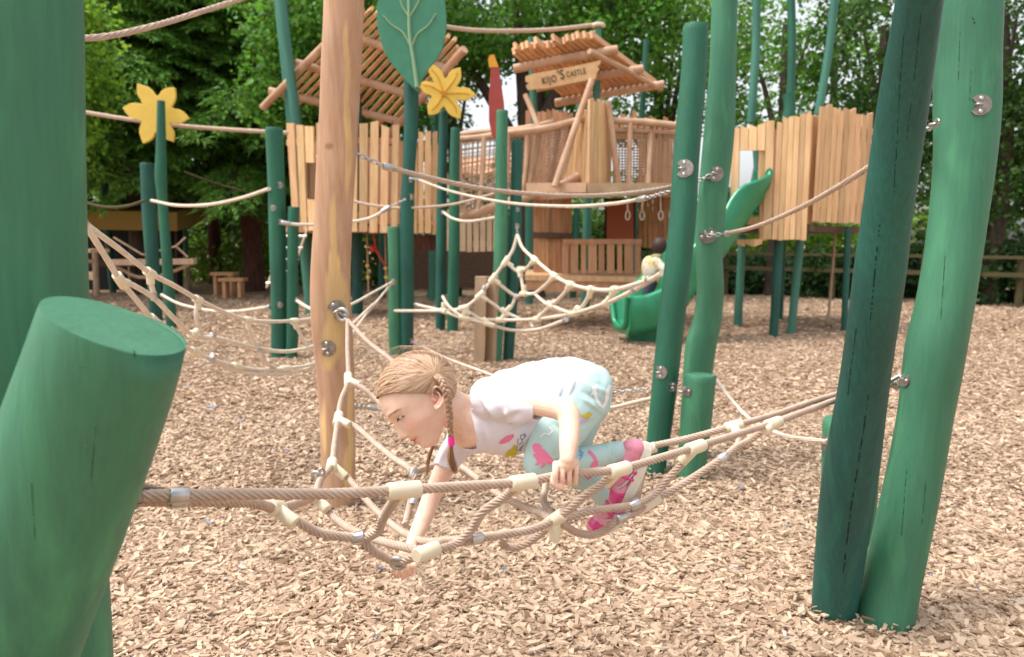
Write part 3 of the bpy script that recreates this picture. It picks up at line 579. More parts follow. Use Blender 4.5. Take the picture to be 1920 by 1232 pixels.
conns = [((757, 919, Yfront(757)), (800, 915, Yfront(800)), (728, 958, 1.36), 1.1), ((980, 904, Yfront(980)), (1020, 898, Yfront(1020)), (948, 936, 1.48)), ((1160, 881, Yfront(1160)), (1190, 873, Yfront(1190)), (1128, 914, 1.58)),
         ((1304, 839, Yfront(1304)), (1330, 830, Yfront(1330)), (1272, 872, 1.74), 1.05), ((1450, 794, Yfront(1450)), (1475, 785, Yfront(1475)), (1415, 822, 1.88), 1.1),
         (C['C5'], (480, 946, 1.27), (560, 985, 1.34), 1.1), (C['C4'], (560, 944, 1.56), (620, 962, 1.72), 1.1), (C['C3'], (628, 840, 2.25), (660, 905, 2.08), 1.15), (C['C2'], (640, 755, 2.55), (672, 805, 2.4), 1.15), (C['C1'], (652, 665, 2.9), (690, 730, 2.7), 1.2),
         (C6, (850, 1015, 1.48), None), (C7, (1068, 955, 1.6), (1040, 1005, 1.62)), (C8, (1260, 918, 1.8), None, 1.2), ((1214, 842, 2.08), (1260, 830, 2.06), (1205, 890, 1.98), .9), ((1376, 799, 2.05), (1400, 792, 2.05), (1386, 820, 2.0), .9), ((1010, 962, 1.74), (1025, 975, 1.7), None, .55)]
clamps = [((335, 929, Yfront(335)), (360, 929, Yfront(360))), (K1, (700, 1002, 1.42)), (K2, (773, 905, 1.97)), (K3, (920, 1006, 1.52)), (K4, (1215, 935, 1.73)), (K5, (1185, 965, 1.72)), (K6, (1385, 840, 1.87)), ((775, 940, 1.95), (765, 975, 1.9))]
NR = net('near tan rope net the girl is crawling across', None, paths, conns, clamps, .0092, (640, 930, 1.8), chains=(((652, 600, 3.16), (633, 582, 3.22)), ((1690, 714, 2.44), (1704, 710, 2.44)), ((600, 897, 1.92), (603, 880, 1.92))))
fm = MB(); a, b = P(318, 934, Yfront(318)+.008), P(352, 934, Yfront(352)+.008); fm.cyl(a, b, .0152, 22, bev=.003); fm.build('ferrule', M['steel'], NR)
hk = MB(); hk.tube(spline([P(232, 925, 1.02), P(245, 912, 1.03), P(275, 915, 1.055), P(302, 921, 1.08)], .005), [.006]*len(spline([P(232, 925, 1.02), P(245, 912, 1.03), P(275, 915, 1.055), P(302, 921, 1.08)], .005)), 10, flat=.6); hk.torus(P(240, 932, 1.03), (0, 1, .2), .016, .006); hk.build('shackle', M['steel_dark'], NR)
sh = MB(); sh.torus(P(1684, 716, 2.42), (0, 1, .3), .022, .006, 16, 8); sh.torus(P(1670, 720, 2.40), (.2, .2, 1), .02, .006, 16, 8); sh.cyl(P(1666, 716, 2.38), P(1688, 704, 2.38), .007); sh.build('shackle', M['steel'], NR)
th = MB(); th.torus(P(642, 590, 3.17), (.3, 1, .2), .026, .008, 16, 8); th.build('shackle', M['steel'], NR)
rg = MB(); rg.torus(P(594, 893, 1.92), (.4, 1, .3), .014, .0045, 14, 8); rg.build('ring', M['steel'], NR); rg = MB(); rg.torus(P(746, 1056, 1.45), (0, 1, .4), .014, .005, 14, 8); rg.build('ring', M['steel'], NR)
# --- centre net
Yc = lambda x, y: float(np.interp(x, [778, 850, 970, 1100, 1235], [7.7, 7.1, 7.15, 5.9, 4.2]))
cn = [[(970, 440), (962, 468), (948, 490)], [(948, 490), (924, 522), (900, 553), (870, 577), (830, 583)], [(970, 440), (980, 465), (1003, 487)], [(1003, 487), (1040, 517), (1070, 533), (1108, 542), (1152, 543), (1217, 525), (1240, 512)],
      [(779, 571), (830, 583), (870, 596), (940, 600), (1007, 598), (1077, 587), (1140, 567), (1190, 543), (1240, 514)], [(948, 490), (975, 510), (1003, 487)], [(975, 510), (979, 530), (982, 551)], [(924, 522), (945, 540), (967, 555), (982, 551), (1002, 550), (1022, 535), (1040, 517)],
      [(900, 553), (925, 570), (947, 585), (960, 573), (967, 555)], [(947, 585), (940, 600)], [(1002, 550), (1017, 564), (1033, 572), (1055, 553), (1070, 533)], [(1033, 572), (1007, 598)], [(1033, 572), (1055, 582), (1077, 587), (1097, 568), (1108, 542)], [(1152, 543), (1140, 567)],
      [(870, 577), (897, 597), (917, 608)], [(740, 583), (830, 583)], [(830, 556), (842, 575), (870, 595), (917, 608), (960, 619), (1010, 617), (1060, 600)], [(993, 602), (1000, 614)], [(947, 585), (975, 598)]]
cc = [((x, y), (x+dx, y+dy), (x+sx, y+sy)) for x, y, dx, dy, sx, sy in ((948, 490, -8, 12, 8, 6), (1003, 487, 10, 9, -8, 8), (924, 522, -8, 11, 8, 6), (1040, 517, 10, 6, -8, 8), (900, 553, -10, 9, 8, 6), (1070, 533, 12, 3, -6, 8), (870, 577, -12, 3, 7, 8), (1108, 542, 12, 1, -2, 8), (1152, 543, 12, -2, -3, 8), (982, 551, 10, 0, 0, -8), (870, 596, 10, 2, 0, -3), (940, 600, 10, 0, 3, -6), (1007, 598, 10, -1, 6, -6), (1077, 587, 10, -3, 4, -7), (1137, 568, 9, -5, 2, -3), (917, 608, 9, 3, -3, -3), (832, 583, 9, 3, 0, -2), (975, 510, 1, 8, 4, -4), (1033, 572, 6, 5, 5, -5), (947, 585, 6, 5, 4, -4))]
net('pale rope net rising to a peak on the dark post in the middle', Yc, cn, cc, [((968, 556), (962, 570)), ((908, 540), (903, 550)), ((1190, 543), (1200, 538)), ((1216, 525), (1222, 522)), ((1060, 600), (1070, 597)), ((781, 571), (790, 573))], .0155, (970, 600), mrope='rope_pale', lobes=0, cs=1.75, chains=(((970, 438), (969, 424)),), step=.04)
# --- left hammock net
Yl = lambda x, y: float(np.interp(x, [147, 300, 590, 660, 735], [2.4, 3.0, 4.5, 5.6, 7.7]))
ln = [[(147, 402), (170, 427), (225, 468), (280, 511), (325, 535), (372, 562), (420, 585), (465, 600), (511, 603), (551, 601), (593, 595), (660, 570), (700, 548), (735, 529)],
      [(147, 402), (175, 445), (205, 493), (225, 525), (258, 565), (290, 603), (325, 632), (361, 658), (402, 676), (447, 688), (494, 694), (545, 690), (593, 680), (640, 650), (690, 585), (735, 531)],
      [(225, 525), (250, 535), (290, 560), (325, 596), (361, 628), (410, 635), (450, 645), (484, 653), (528, 659), (560, 656), (590, 648), (640, 625), (700, 570)], [(281, 515), (284, 535), (290, 558)], [(370, 566), (368, 595), (378, 628)], [(466, 603), (470, 630), (484, 653), (495, 678), (516, 690)], [(552, 604), (562, 625), (578, 648), (600, 655)],
      [(402, 678), (440, 694), (500, 702), (560, 696), (593, 686)]]
lc = [((x, y), (x+dx, y+dy), (x+sx, y+sy), k) for x, y, dx, dy, sx, sy, k in ((226, 526, 8, 12, 12, 5, 1.1), (281, 512, 12, 8, 1, 12, .8), (371, 562, 12, 6, 0, 12, .85), (465, 600, 12, 2, 1, 10, .9), (552, 602, 12, -1, 3, 10, .9), (361, 628, 10, 4, 6, -6, .8), (366, 660, 10, 5, 0, 0, 1.2), (445, 687, 12, 3, 0, 0, 1.3), (535, 691, 12, -1, 0, 0, 1.3), (290, 602, 9, 8, 0, 0, 1.2))]
lc = [(a, b, None if a[0] == c[0] and a[1] == c[1] else c, k) for a, b, c, k in lc]
net('pale rope hammock net hanging behind the slanted stump on the left', Yl, ln, lc, [((155, 414), (163, 424)), ((288, 555), (286, 545)), ((398, 630), (410, 634)), ((400, 668), (412, 674)), ((395, 676), (408, 682)), ((578, 649), (590, 648)), ((485, 655), (500, 657)), ((727, 535), (720, 541))], .0105, (420, 690), mrope='rope_pale', lobes=0, cs=1.15, chains=(((147, 402), (143, 392)),), step=.03)
# ================================================================= PLAY CASTLE
def wall(name, parent, xs, top, bot, Ys, m='board', th=.03, gap=.12, jag=5, lean=None, label=None, holes=(), w=None, rails=2):
    """vertical planks between photo columns xs=(x0,x1); top/bot: function of x (photo y); Ys=(Y0,Y1)"""
    mb = MB(); x0, x1 = xs; n = w or max(2, int((x1-x0)/16)); fx = lambda x: (x-x0)/(x1-x0)
    tf = top if callable(top) else (lambda x: top[0]+(top[1]-top[0])*fx(x)); bf = bot if callable(bot) else (lambda x: bot[0]+(bot[1]-bot[0])*fx(x))
    Y = lambda x: 1/(1/Ys[0]+(1/Ys[1]-1/Ys[0])*fx(x)); ln = lean or (lambda x: 0)
    edges = np.linspace(x0, x1, n+1)
    for i in range(n):
        a, b = edges[i], edges[i+1]; g_ = (b-a)*gap*(.6+.9*RNG.random()); a += g_/2; b -= g_/2; xm = (a+b)/2
        dt = RNG.uniform(-jag, jag); sl = RNG.uniform(-3, 3); off = RNG.uniform(0, .018); db = RNG.uniform(-1.5, 1.5)
        segs = [(tf(xm)+dt, bf(xm)+db)]
        for (hx0, hx1, hy0, hy1) in holes:
            if hx0 < xm < hx1: segs = [(tf(xm)+dt, hy0), (hy1, bf(xm)+db)]
        for (t, bo) in segs:
            la = lambda x, y: x+ln(x)*(bf(x)-y)/(bf(x)-tf(x))
            q = [P(la(a, bo), bo, Y(a)-off), P(la(b, bo), bo, Y(b)-off), P(la(b, t+sl), t+sl, Y(b)-off), P(la(a, t-sl), t-sl, Y(a)-off)]
            # keep planks flat: one plan line for each
            mb.plank(q[0], q[1], q[2], q[3], -th)
    o = mb.build(name, M[m], parent)
    if label: o['label'] = label
    if rails:
        r = MB()
        for k in range(rails):
            f = (.16, .84, .5)[k]
            p0 = P(x0+ln(x0)*(1-f)+2, tf(x0)+(bf(x0)-tf(x0))*f, Ys[0]+.06); p1 = P(x1+ln(x1)*(1-f)-2, tf(x1)+(bf(x1)-tf(x1))*f, Ys[1]+.06); r.beam(p0, p1, .04, .09)
        r.build('rail', M[m], parent)
    return o
def pole(parent, a, b, w0, w1, Y, m='pole_far', name='post', Y2=None, bend=0):
    Y2 = Y2 or Y; A, B = P(*a, Y), P(*b, Y2); mid = (A+B)/2+V((bend, 0, 0)); mb = MB(); q = spline([A, mid, B], .25)
    mb.tube(q, np.linspace(w0*mpp(Y)/2, w1*mpp(Y2)/2, len(q)), 14, wob=.03); return mb.build(name, M[m], parent)
def gpole(parent, xt, yt, xb, yb, w, m='pole_far', name='post', bend=0, w1=None):   # stands on the ground at photo point (xb, yb)
    Y = G(xb, yb)[1]; b = P(xb, yb, Y); b[2] = -.08; A = P(xt, yt, Y); mid = (A+b)/2+V((bend, 0, 0)); q = spline([b, mid, A], .2); mb = MB()
    mb.tube(q, np.linspace(w, w1 or w, len(q))*mpp(Y)/2, 14, wob=.03); return mb.build(name, M[m], parent)
def logp(mb, a, b, w, Ya, Yb_, w2=None): mb.tube(spline([P(*a, Ya), (P(*a, Ya)+P(*b, Yb_))/2+V((0, 0, .012)), P(*b, Yb_)], .2), w*mpp(Ya)/2, 12, wob=.03)
def pergola(parent, A, B, C_, D, n, m='slat', logs=(.2, .6, .92), edge=True, over=.0):
    """slats run from edge AB to edge DC; logs cross beneath"""
    A, B, C_, D = map(V, (A, B, C_, D)); nn = unit(np.cross(B-A, D-A)); nn = nn if nn[2] > 0 else -nn; sl = MB()
    for i in range(n):
        t = (i+.5)/n; a = A+(B-A)*t; d = D+(C_-D)*t; dd = unit(d-a); j1, j2 = RNG.uniform(-.09, .09, 2)
        a = a-dd*j1; d = d+dd*j2; w = np.cross(dd, nn); sl.box((a+d)/2+nn*.05, (d-a)/2, w*.022, nn*.055)
    sl.build('roof_slats', M[m], parent)
    for f in logs:
        lg = MB(); a = A+(D-A)*f; b = B+(C_-B)*f; e = unit(b-a); a = a-e*.12; b = b+e*.12; lg.tube(spline([a-nn*.07, (a+b)/2-nn*.06, b-nn*.07], .2), .062, 12, wob=.04); lg.build('roof_log', M['log'], parent)
    if edge:
        for (a, d) in ((A, D), (B, C_)):
            lg = MB(); e = unit(d-a); lg.tube(spline([a-nn*.18-e*.1, (a+d)/2-nn*.18, d-nn*.18+e*.1], .2), .06, 12, wob=.04); lg.build('rafter', M['log'], parent)
def mesh_net(parent, quad, nx, ny, r=.006, m='net_brown', name='netting'):
    a, b, c, d = [V(q) for q in quad]; mb = MB()
    for i in range(nx+1):
        t = i/nx; mb.tube([a+(b-a)*t, d+(c-d)*t], r, 4, cap=False)
    for j in range(ny+1):
        t = j/ny; mb.tube([a+(d-a)*t, b+(c-b)*t], r, 4, cap=False)
    return mb.build(name, M[m], parent)

# --- left playhouse
L0 = G(640, 580)
PH = root('playhouse', (L0[0], 12.4, 0), 'left wooden playhouse on green posts with a slatted sloping roof', 'playhouse')
wall('plank_wall', PH, (548, 592), (236, 231), (432, 434), (11.8, 11.5), w=3, gap=.2, lean=lambda x: -13+(x-548)*.2, holes=((575, 600, 305, 374),), label='leaning plank wall beside the small netted window')
wall('plank_wall', PH, (594, 748), (230, 232), (434, 436), (11.5, 11.4), w=8, gap=.28, lean=lambda x: (x-660)*.05)
wall('plank_wall', PH, (757, 822), (243, 250), (437, 439), (11.4, 11.5), w=5, gap=.22)
mesh_net(PH, (P(574, 374, 11.72), P(600, 374, 11.72), P(600, 306, 11.72), P(572, 306, 11.72)), 6, 14, .010)
wall('plank_wall', PH, (545, 700), (262, 262), (420, 420), (13.4, 13.4), m='board_red', w=9, gap=.1, rails=0); wall('plank_wall', PH, (705, 830), (268, 272), (420, 420), (13.3, 13.3), m='board_red', w=7, gap=.25, rails=0)
fl = MB(); fl.box(P(685, 431, 12.5), (1.2, 0, 0), (0, .85, 0), (0, 0, .05)); fl.build('floor', M['board_red'], PH)
rb = MB(); rb.plank(P(770, 470, 11.7), P(828, 470, 11.7), P(828, 441, 11.7), P(770, 441, 11.7), -.05); rb.build('apron', M['bark_red'], PH)
pergola(PH, P(506, 184, 12.7), P(738, 236, 12.7), P(868, 88, 11.3), P(676, 12, 11.3), 15, logs=(.1, .42, .78))
gpole(PH, 520, -60, 585, 590, 22, bend=.0, name='post')
pole(PH, (520, -60), (556, 235), 15, 19, 11.9, name='post')
for xt, yt, xb, yb, w, mm in ((668, 120, 670, 590, 20, 'green_dark'), (717, 195, 716, 560, 14, 'green_dark'), (808, 210, 812, 565, 16, 'pole_far'), (832, 60, 806, 560, 13, 'pole_far')): gpole(PH, xt, yt, xb, yb, w, mm)
for i, (x0, x1) in enumerate(((688, 697), (722, 735))):
    mb = MB(); Yr = 12.2; mb.tube([P(x0, 440, Yr), P(x0+3, 548, Yr)], .016, 8); o = mb.build('climbing_rope', M['grey_wood'], PH)
    kn = MB(); kn.sph(P(x0+1, 498+i*5, Yr), .035); kn.sph(P(x0+2, 520, Yr), .035); kn.build('knot', M['yellow'], o)
dc = MB(); dc.tube(spline([P(700, 430, 12), P(706, 470, 12), P(725, 500, 12)], .1), .018, 8); dc.sph(P(699, 466, 12), .06); dc.build('climbing_hold', M['toy_red'], PH)
ld = root('rope_ladder', P(575, 560, 9.9)*[1, 1, 0], 'rope ladder with grey rungs leaning under the left playhouse', 'ladder')
for sx in (0, 1):
    mb = MB(); mb.tube([P(500+sx*38, 540, 9.5), P(538+sx*38, 430, 10.2)], .016, 8); mb.build('side_rope', M['grey_wood'], ld)
for k in range(5):
    t = k/5+.08; mb = MB(); mb.cyl(P(500+38*t-4, 540-110*t, 9.5+.7*t), P(542+38*t, 540-110*t, 9.5+.7*t), .02, 8); mb.build('rung', M['steel'], ld)

# --- low shed between the towers, bridge
SHD = root('plank_screen', P(880, 560, 11.5)*[1, 1, 0], 'pale plank screen under the curved rope bridge', 'screen')
wall('plank_wall', SHD, (824, 936), (388, 384), (470, 472), (11.5, 11.2), m='grey_wood', w=9, gap=.2)
for x in (838, 860, 908): gpole(SHD, x, 470, x, 545+(x % 3)*6, 14, 'green_dark')
db = MB(); db.plank(P(770, 540, 16), P(1000, 540, 16), P(1000, 470, 16), P(770, 470, 16), -.1); db.build('shade_panel', M['brown_dark'], SHD)  # dark sheet added to stand in for the shade beneath the tower
BR = root('rope_bridge', P(920, 560, 10.6)*[1, 1, 0], 'arched bridge with bent branch railings and brown netting between the two playhouses', 'bridge')
def bt(pts, w, name='handrail', m='log'):
    mb = MB(); q = spline([P(*p) for p in pts], .12); mb.tube(q, w*mpp(pts[0][2])/2, 12, wob=.05); return mb.build(name, M[m], BR)
bt([(858, 262, 10.3), (900, 258, 10.2), (950, 250, 10.1), (1010, 243, 10.0), (1060, 232, 10), (1095, 222, 10)], 13)
bt([(862, 252, 11.2), (920, 246, 11.1), (985, 240, 11.0), (1040, 228, 10.9)], 10)
bt([(862, 408, 10.3), (900, 398, 10.2), (940, 382, 10.1), (990, 368, 10.0), (1050, 348, 10), (1085, 330, 10)], 17, 'deck_log')
for a, b in (((862, 268), (858, 400)), ((908, 256), (896, 392)), ((952, 248), (945, 380)), ((1012, 240), (990, 362)), ((1048, 230), (1028, 355)), ((988, 250), (978, 372)), ((1072, 226), (1040, 350))): bt([(*a, 10.05), ((a[0]+b[0])/2+3, (a[1]+b[1])/2, 10.05), (*b, 10.05)], 9, 'baluster')
mesh_net(BR, (P(862, 398, 10.2), P(985, 365, 10.1), P(1000, 248, 10.1), P(864, 262, 10.2)), 17, 15, .007)
mesh_net(BR, (P(990, 362, 10), P(1055, 340, 10), P(1085, 232, 10), P(1000, 246, 10)), 14, 18, .007)
mesh_net(BR, (P(862, 388, 11.2), P(985, 350, 11.1), P(1000, 242, 11.1), P(864, 255, 11.2)), 12, 10, .008)

# --- right playhouse with the sign
PR = root('playhouse', P(1110, 560, 11.5)*[1, 1, 0], 'right wooden playhouse with the name sign, railing and red inner panel', 'playhouse')
pergola(PR, P(1062, 190, 11.4), P(1236, 160, 11.4), P(1112, 68, 10.2), P(954, 98, 10.2), 15, logs=(.08, .42, .80), edge=False)
for pts in (((1112, 100), (1238, 166)),): 
    mb = MB(); logp(mb, (1105, 96), (1240, 168), 10, 10.15, 11.35); mb.build('rafter', M['log'], PR)
for a, b, w, Y in (((996, 70), (1002, 250), 13, 11), ((1122, 40), (1118, 190), 13, 10.9), ((1212, 75), (1203, 225), 11, 11.6), ((1090, 175), (1084, 220), 10, 11.8)): pole(PR, a, b, w, w, Y, 'pole_far' if a[0] < 1200 else 'green_mid')
mb = MB(); mb.torus(P(1122, 48, 10.9), (0, 0, 1), .07, .03, 14, 8); mb.torus(P(997, 86, 11), (0, 0, 1), .07, .03, 14, 8); mb.tube(spline([P(1000, 84, 11), P(1030, 80, 11), P(1060, 80, 10.95), P(1090, 70, 10.9), P(1118, 58, 10.9)], .1), .025, 8); mb.build('binding_rope', M['rope_pale'], PR)
for a, b, w, Ya, Yb_ in (((1110, 150), (1040, 350), 12, 9.9, 9.7), ((985, 178), (1012, 245), 10, 10.4, 10.2), ((1140, 190), (1160, 352), 12, 10.1, 10.1), ((1182, 222), (1178, 352), 10, 10.3, 10.2), ((1222, 225), (1215, 352), 10, 10.4, 10.2)):
    mb = MB(); logp(mb, a, b, w, Ya, Yb_); mb.build('brace_pole', M['log'], PR)
mb = MB(); logp(mb, (1148, 226), (1270, 236), 13, 10.3, 10.3); mb.build('handrail', M['log'], PR)
mb = MB(); logp(mb, (1150, 244), (1270, 250), 8, 10.35, 10.35); mb.build('handrail', M['log'], PR)
wall('plank_wall', PR, (985, 1075), (208, 212), (352, 350), (12.2, 12.2), m='board_red', w=9, gap=.08)
wall('plank_wall', PR, (1052, 1104), lambda x: 262-(x-1052)*1.5, (350, 352), (10.6, 9.75), w=6, gap=.12, lean=lambda x: 8, jag=3, rails=0)
wall('plank_wall', PR, (1104, 1146), lambda x: 184+(x-1104)*.25, (352, 350), (9.7, 10.3), w=5, gap=.06, lean=lambda x: 2, jag=3, rails=0)
wall('plank_wall', PR, (1150, 1278), (215, 222), (262, 262), (12.3, 12.3), m='board_red', w=11, gap=.2, jag=9, rails=0)
wall('plank_wall', PR, (1196, 1280), (262, 262), (462, 470), (11.9, 11.7), m='board_red', w=9, gap=.18, jag=2)
mesh_net(PR, (P(1150, 350, 10.4), P(1215, 350, 10.4), P(1218, 246, 10.4), P(1150, 244, 10.4)), 12, 20, .008)
mesh_net(PR, (P(1217, 350, 10.4), P(1268, 350, 10.4), P(1270, 246, 10.4), P(1220, 244, 10.4)), 10, 20, .008)
fl = MB(); fl.prism([P(988, 366, 10.1)*[1, 1, 0]+V((0, 0, P(988, 366, 10.1)[2])), P(1058, 362, 9.75), P(1110, 352, 9.6), P(1150, 356, 9.9), P(1275, 360, 10.2), P(1275, 352, 12.2), P(990, 352, 12.2)], (0, 0, -.07)); fl.build('upper_deck', M['board_red'], PR)
fb = MB(); fb.beam(P(988, 352, 10.0), P(1100, 352, 9.6), .05, .12); fb.beam(P(1100, 352, 9.6), P(1275, 352, 10.1), .05, .12); fb.build('deck_edge', M['log'], PR)
wall('plank_wall', PR, (1000, 1072), (368, 368), (515, 515), (10.9, 10.9), m='board_red', w=10, gap=.06, jag=1, rails=0, label='reddish plank wall of the lower room')
wb = MB(); wb.beam(P(1000, 441, 10.8), P(1072, 443, 10.8), .06, .09); wb.build('wall_batten', M['brown_dark'], PR)
mb = MB(); mb.plank(P(1134, 452, 11.6), P(1192, 452, 11.6), P(1192, 372, 11.6), P(1134, 372, 11.6), -.04); mb.build('inner_panel', M['bark_red'], PR); 
dr = MB(); dr.plank(P(1138, 452, 11.5), P(1188, 452, 11.5), P(1188, 376, 11.5), P(1138, 376, 11.5), -.03); dr.build('door', mat('terracotta panel', (.36, .11, .05), .6), PR)
for xt, yt, xb, yb, w in ((992, 360, 992, 572, 15), (1102, 360, 1097, 582, 17), (1082, 380, 1074, 560, 12), (1190, 375, 1188, 565, 12), (1152, 530, 1152, 572, 14)): gpole(PR, xt, yt, xb, yb, w, 'pole_far' if w > 14 else 'green_dark')
# railing
rl = MB(); rl.beam(P(1056, 453, 10.5), P(1202, 453, 10.5), .05, .07); rl.build('top_rail', M['board_red'], PR)
pk = MB()
for i, x in enumerate(np.linspace(1060, 1196, 9)):
    w = (5.5, 7, 4.5, 8)[i % 4]; pk.plank(P(x-w, 512, 10.5), P(x+w, 512, 10.5), P(x+w, 456, 10.5), P(x-w, 456, 10.5), -.03)
pk.build('railing_pickets', M['board_red'], PR)
dk = MB(); dk.prism([P(984, 516, 10.3), P(1200, 520, 10.3), P(1205, 508, 11.6), P(988, 505, 11.6)], (0, 0, -.07)); dk.build('lower_deck', M['board'], PR)
dk = MB(); dk.beam(P(986, 532, 10.35), P(1215, 538, 10.35), .06, .17); dk.build('deck_edge', M['board_red'], PR)
for x in (1176, 1203, 1258, 1238):
    mb = MB(); mb.tube([P(x, 352, 10.2), P(x+1, 395, 10.2)], .012, 6); mb.torus(P(x+1, 404, 10.2), (0, 1, 0), .03, .010, 12, 6, stretch=((0, 0, 1), 2.0)); mb.build('hand_loop', M['rope_pale'], PR)
# sign board with lettering
Ys = 9.95; sgn = MB()
out = [(985, 143), (1000, 138), (1030, 133), (1062, 127), (1095, 120), (1127, 113), (1125, 120), (1120, 124), (1124, 130), (1119, 136), (1117, 147), (1090, 152), (1060, 158), (1025, 165), (990, 168), (986, 160), (992, 156), (985, 152)]
sgn.prism([P(x, y, Ys) for x, y in out], (0, .045, 0)); SG = sgn.build('name_sign', mat('pale sign board', (.72, .47, .24), .6, c2=(.62, .38, .18), scale=8)); tag(SG, "pale plank sign reading KIJO'S CASTLE under the right roof", 'sign')
def text(body, cx, cy, Y, hpx, ang, parent, m='ink', name='lettering', shear=0, sp=1, xs=1):
    cu = bpy.data.curves.new(name, 'FONT'); cu.body = body; cu.size = hpx*mpp(Y)/.7; cu.extrude = .004; cu.offset = .0; cu.align_x = 'CENTER'; cu.align_y = 'CENTER'; cu.shear = shear; cu.space_character = sp
    o = bpy.data.objects.new(name+'_src', cu); COL.objects.link(o); bpy.context.view_layer.update()
    me = bpy.data.meshes.new_from_object(o.evaluated_get(bpy.context.evaluated_depsgraph_get())); bpy.data.objects.remove(o)
    p = P(cx, cy, Y)-V(wloc(parent)); me.transform(Matrix.Translation(Vector(p)) @ Matrix.Rotation(math.pi/2, 4, 'X') @ Matrix.Rotation(ang, 4, 'Z') @ Matrix.Diagonal((xs, 1, 1, 1))); me.name = name
    return link(name, me, M[m], parent)
text('KIJO', 1030, 150, Ys-.012, 12.5, .19, SG, sp=1.12, xs=.72); text("'S", 1052, 141, Ys-.012, 17, .19, SG, xs=.8); text('CASTLE', 1080, 137, Ys-.012, 10, .19, SG, xs=.68, sp=1.12)

# --- right fort
PF = root('playhouse', P(1470, 610, 10.3)*[1, 1, 0], 'tall plank fort on thin green posts at right with the slide opening', 'playhouse')
wall('plank_wall', PF, (1366, 1446), (238, 228), (448, 449), (9.5, 9.2), w=5, gap=.09, lean=lambda x: 6, holes=((1383, 1430, 282, 460),), jag=4)
wall('plank_wall', PF, (1447, 1512), (228, 208), (450, 451), (9.2, 9.1), w=6, gap=.08, lean=lambda x: 10, jag=4)
wall('plank_wall', PF, (1512, 1536), (215, 212), (418, 418), (9.6, 10.1), w=2, gap=.15, lean=lambda x: 12, jag=4, rails=0)
wall('plank_wall', PF, (1526, 1625), lambda x: 196+abs(x-1530)*.2, (416, 420), (9.5, 10.4), w=9, gap=.2, lean=lambda x: 14, jag=5)
wall('plank_wall', PF, (1388, 1530), (250, 240), (400, 400), (12.0, 12.0), m='board_red', w=10, gap=.12, jag=5, rails=0, holes=((1388, 1440, 250, 400),))
fl = MB(); zf = 1.42; fl.prism([V((*P(x, 440, Y)[:2], zf)) for x, Y in ((1374, 9.6), (1518, 9.3), (1530, 9.75), (1618, 10.5), (1600, 11.9), (1390, 11.9))], (0, 0, -.08)); fl.build('floor', M['brown_dark'], PF)
tr = MB(); tr.beam(P(1430, 278, 9.33), P(1430, 452, 9.33), .09, .05, up=(0, 1, 0)); tr.build('door_post', M['board'], PF)
for xt, yt, xb, yb, w, mm in ((1392, 440, 1383, 612, 15, 'pole_far'), (1461, 445, 1450, 632, 17, 'green_dark'), (1501, 445, 1482, 627, 15, 'pole_far'), (1468, 445, 1462, 600, 12, 'green_dark'), (1590, 425, 1583, 622, 12, 'green_dark')): gpole(PF, xt, yt, xb, yb, w, mm)
for a, b, w, Y, mm in (((1418, -60), (1408, 230), 15, 9.7, 'pole_far'), ((1418, 280), (1414, 345), 14, 9.9, 'pole_far'), ((1481, -60), (1480, 225), 15, 9.5, 'green_mid'), ((1478, 175), (1476, 230), 22, 9.5, 'green_mid'), ((1570, -60), (1534, 215), 14, 9.9, 'pole_far')): pole(PF, a, b, w*.95, w*1.05, Y, mm, name='roof_pole', bend=.03)
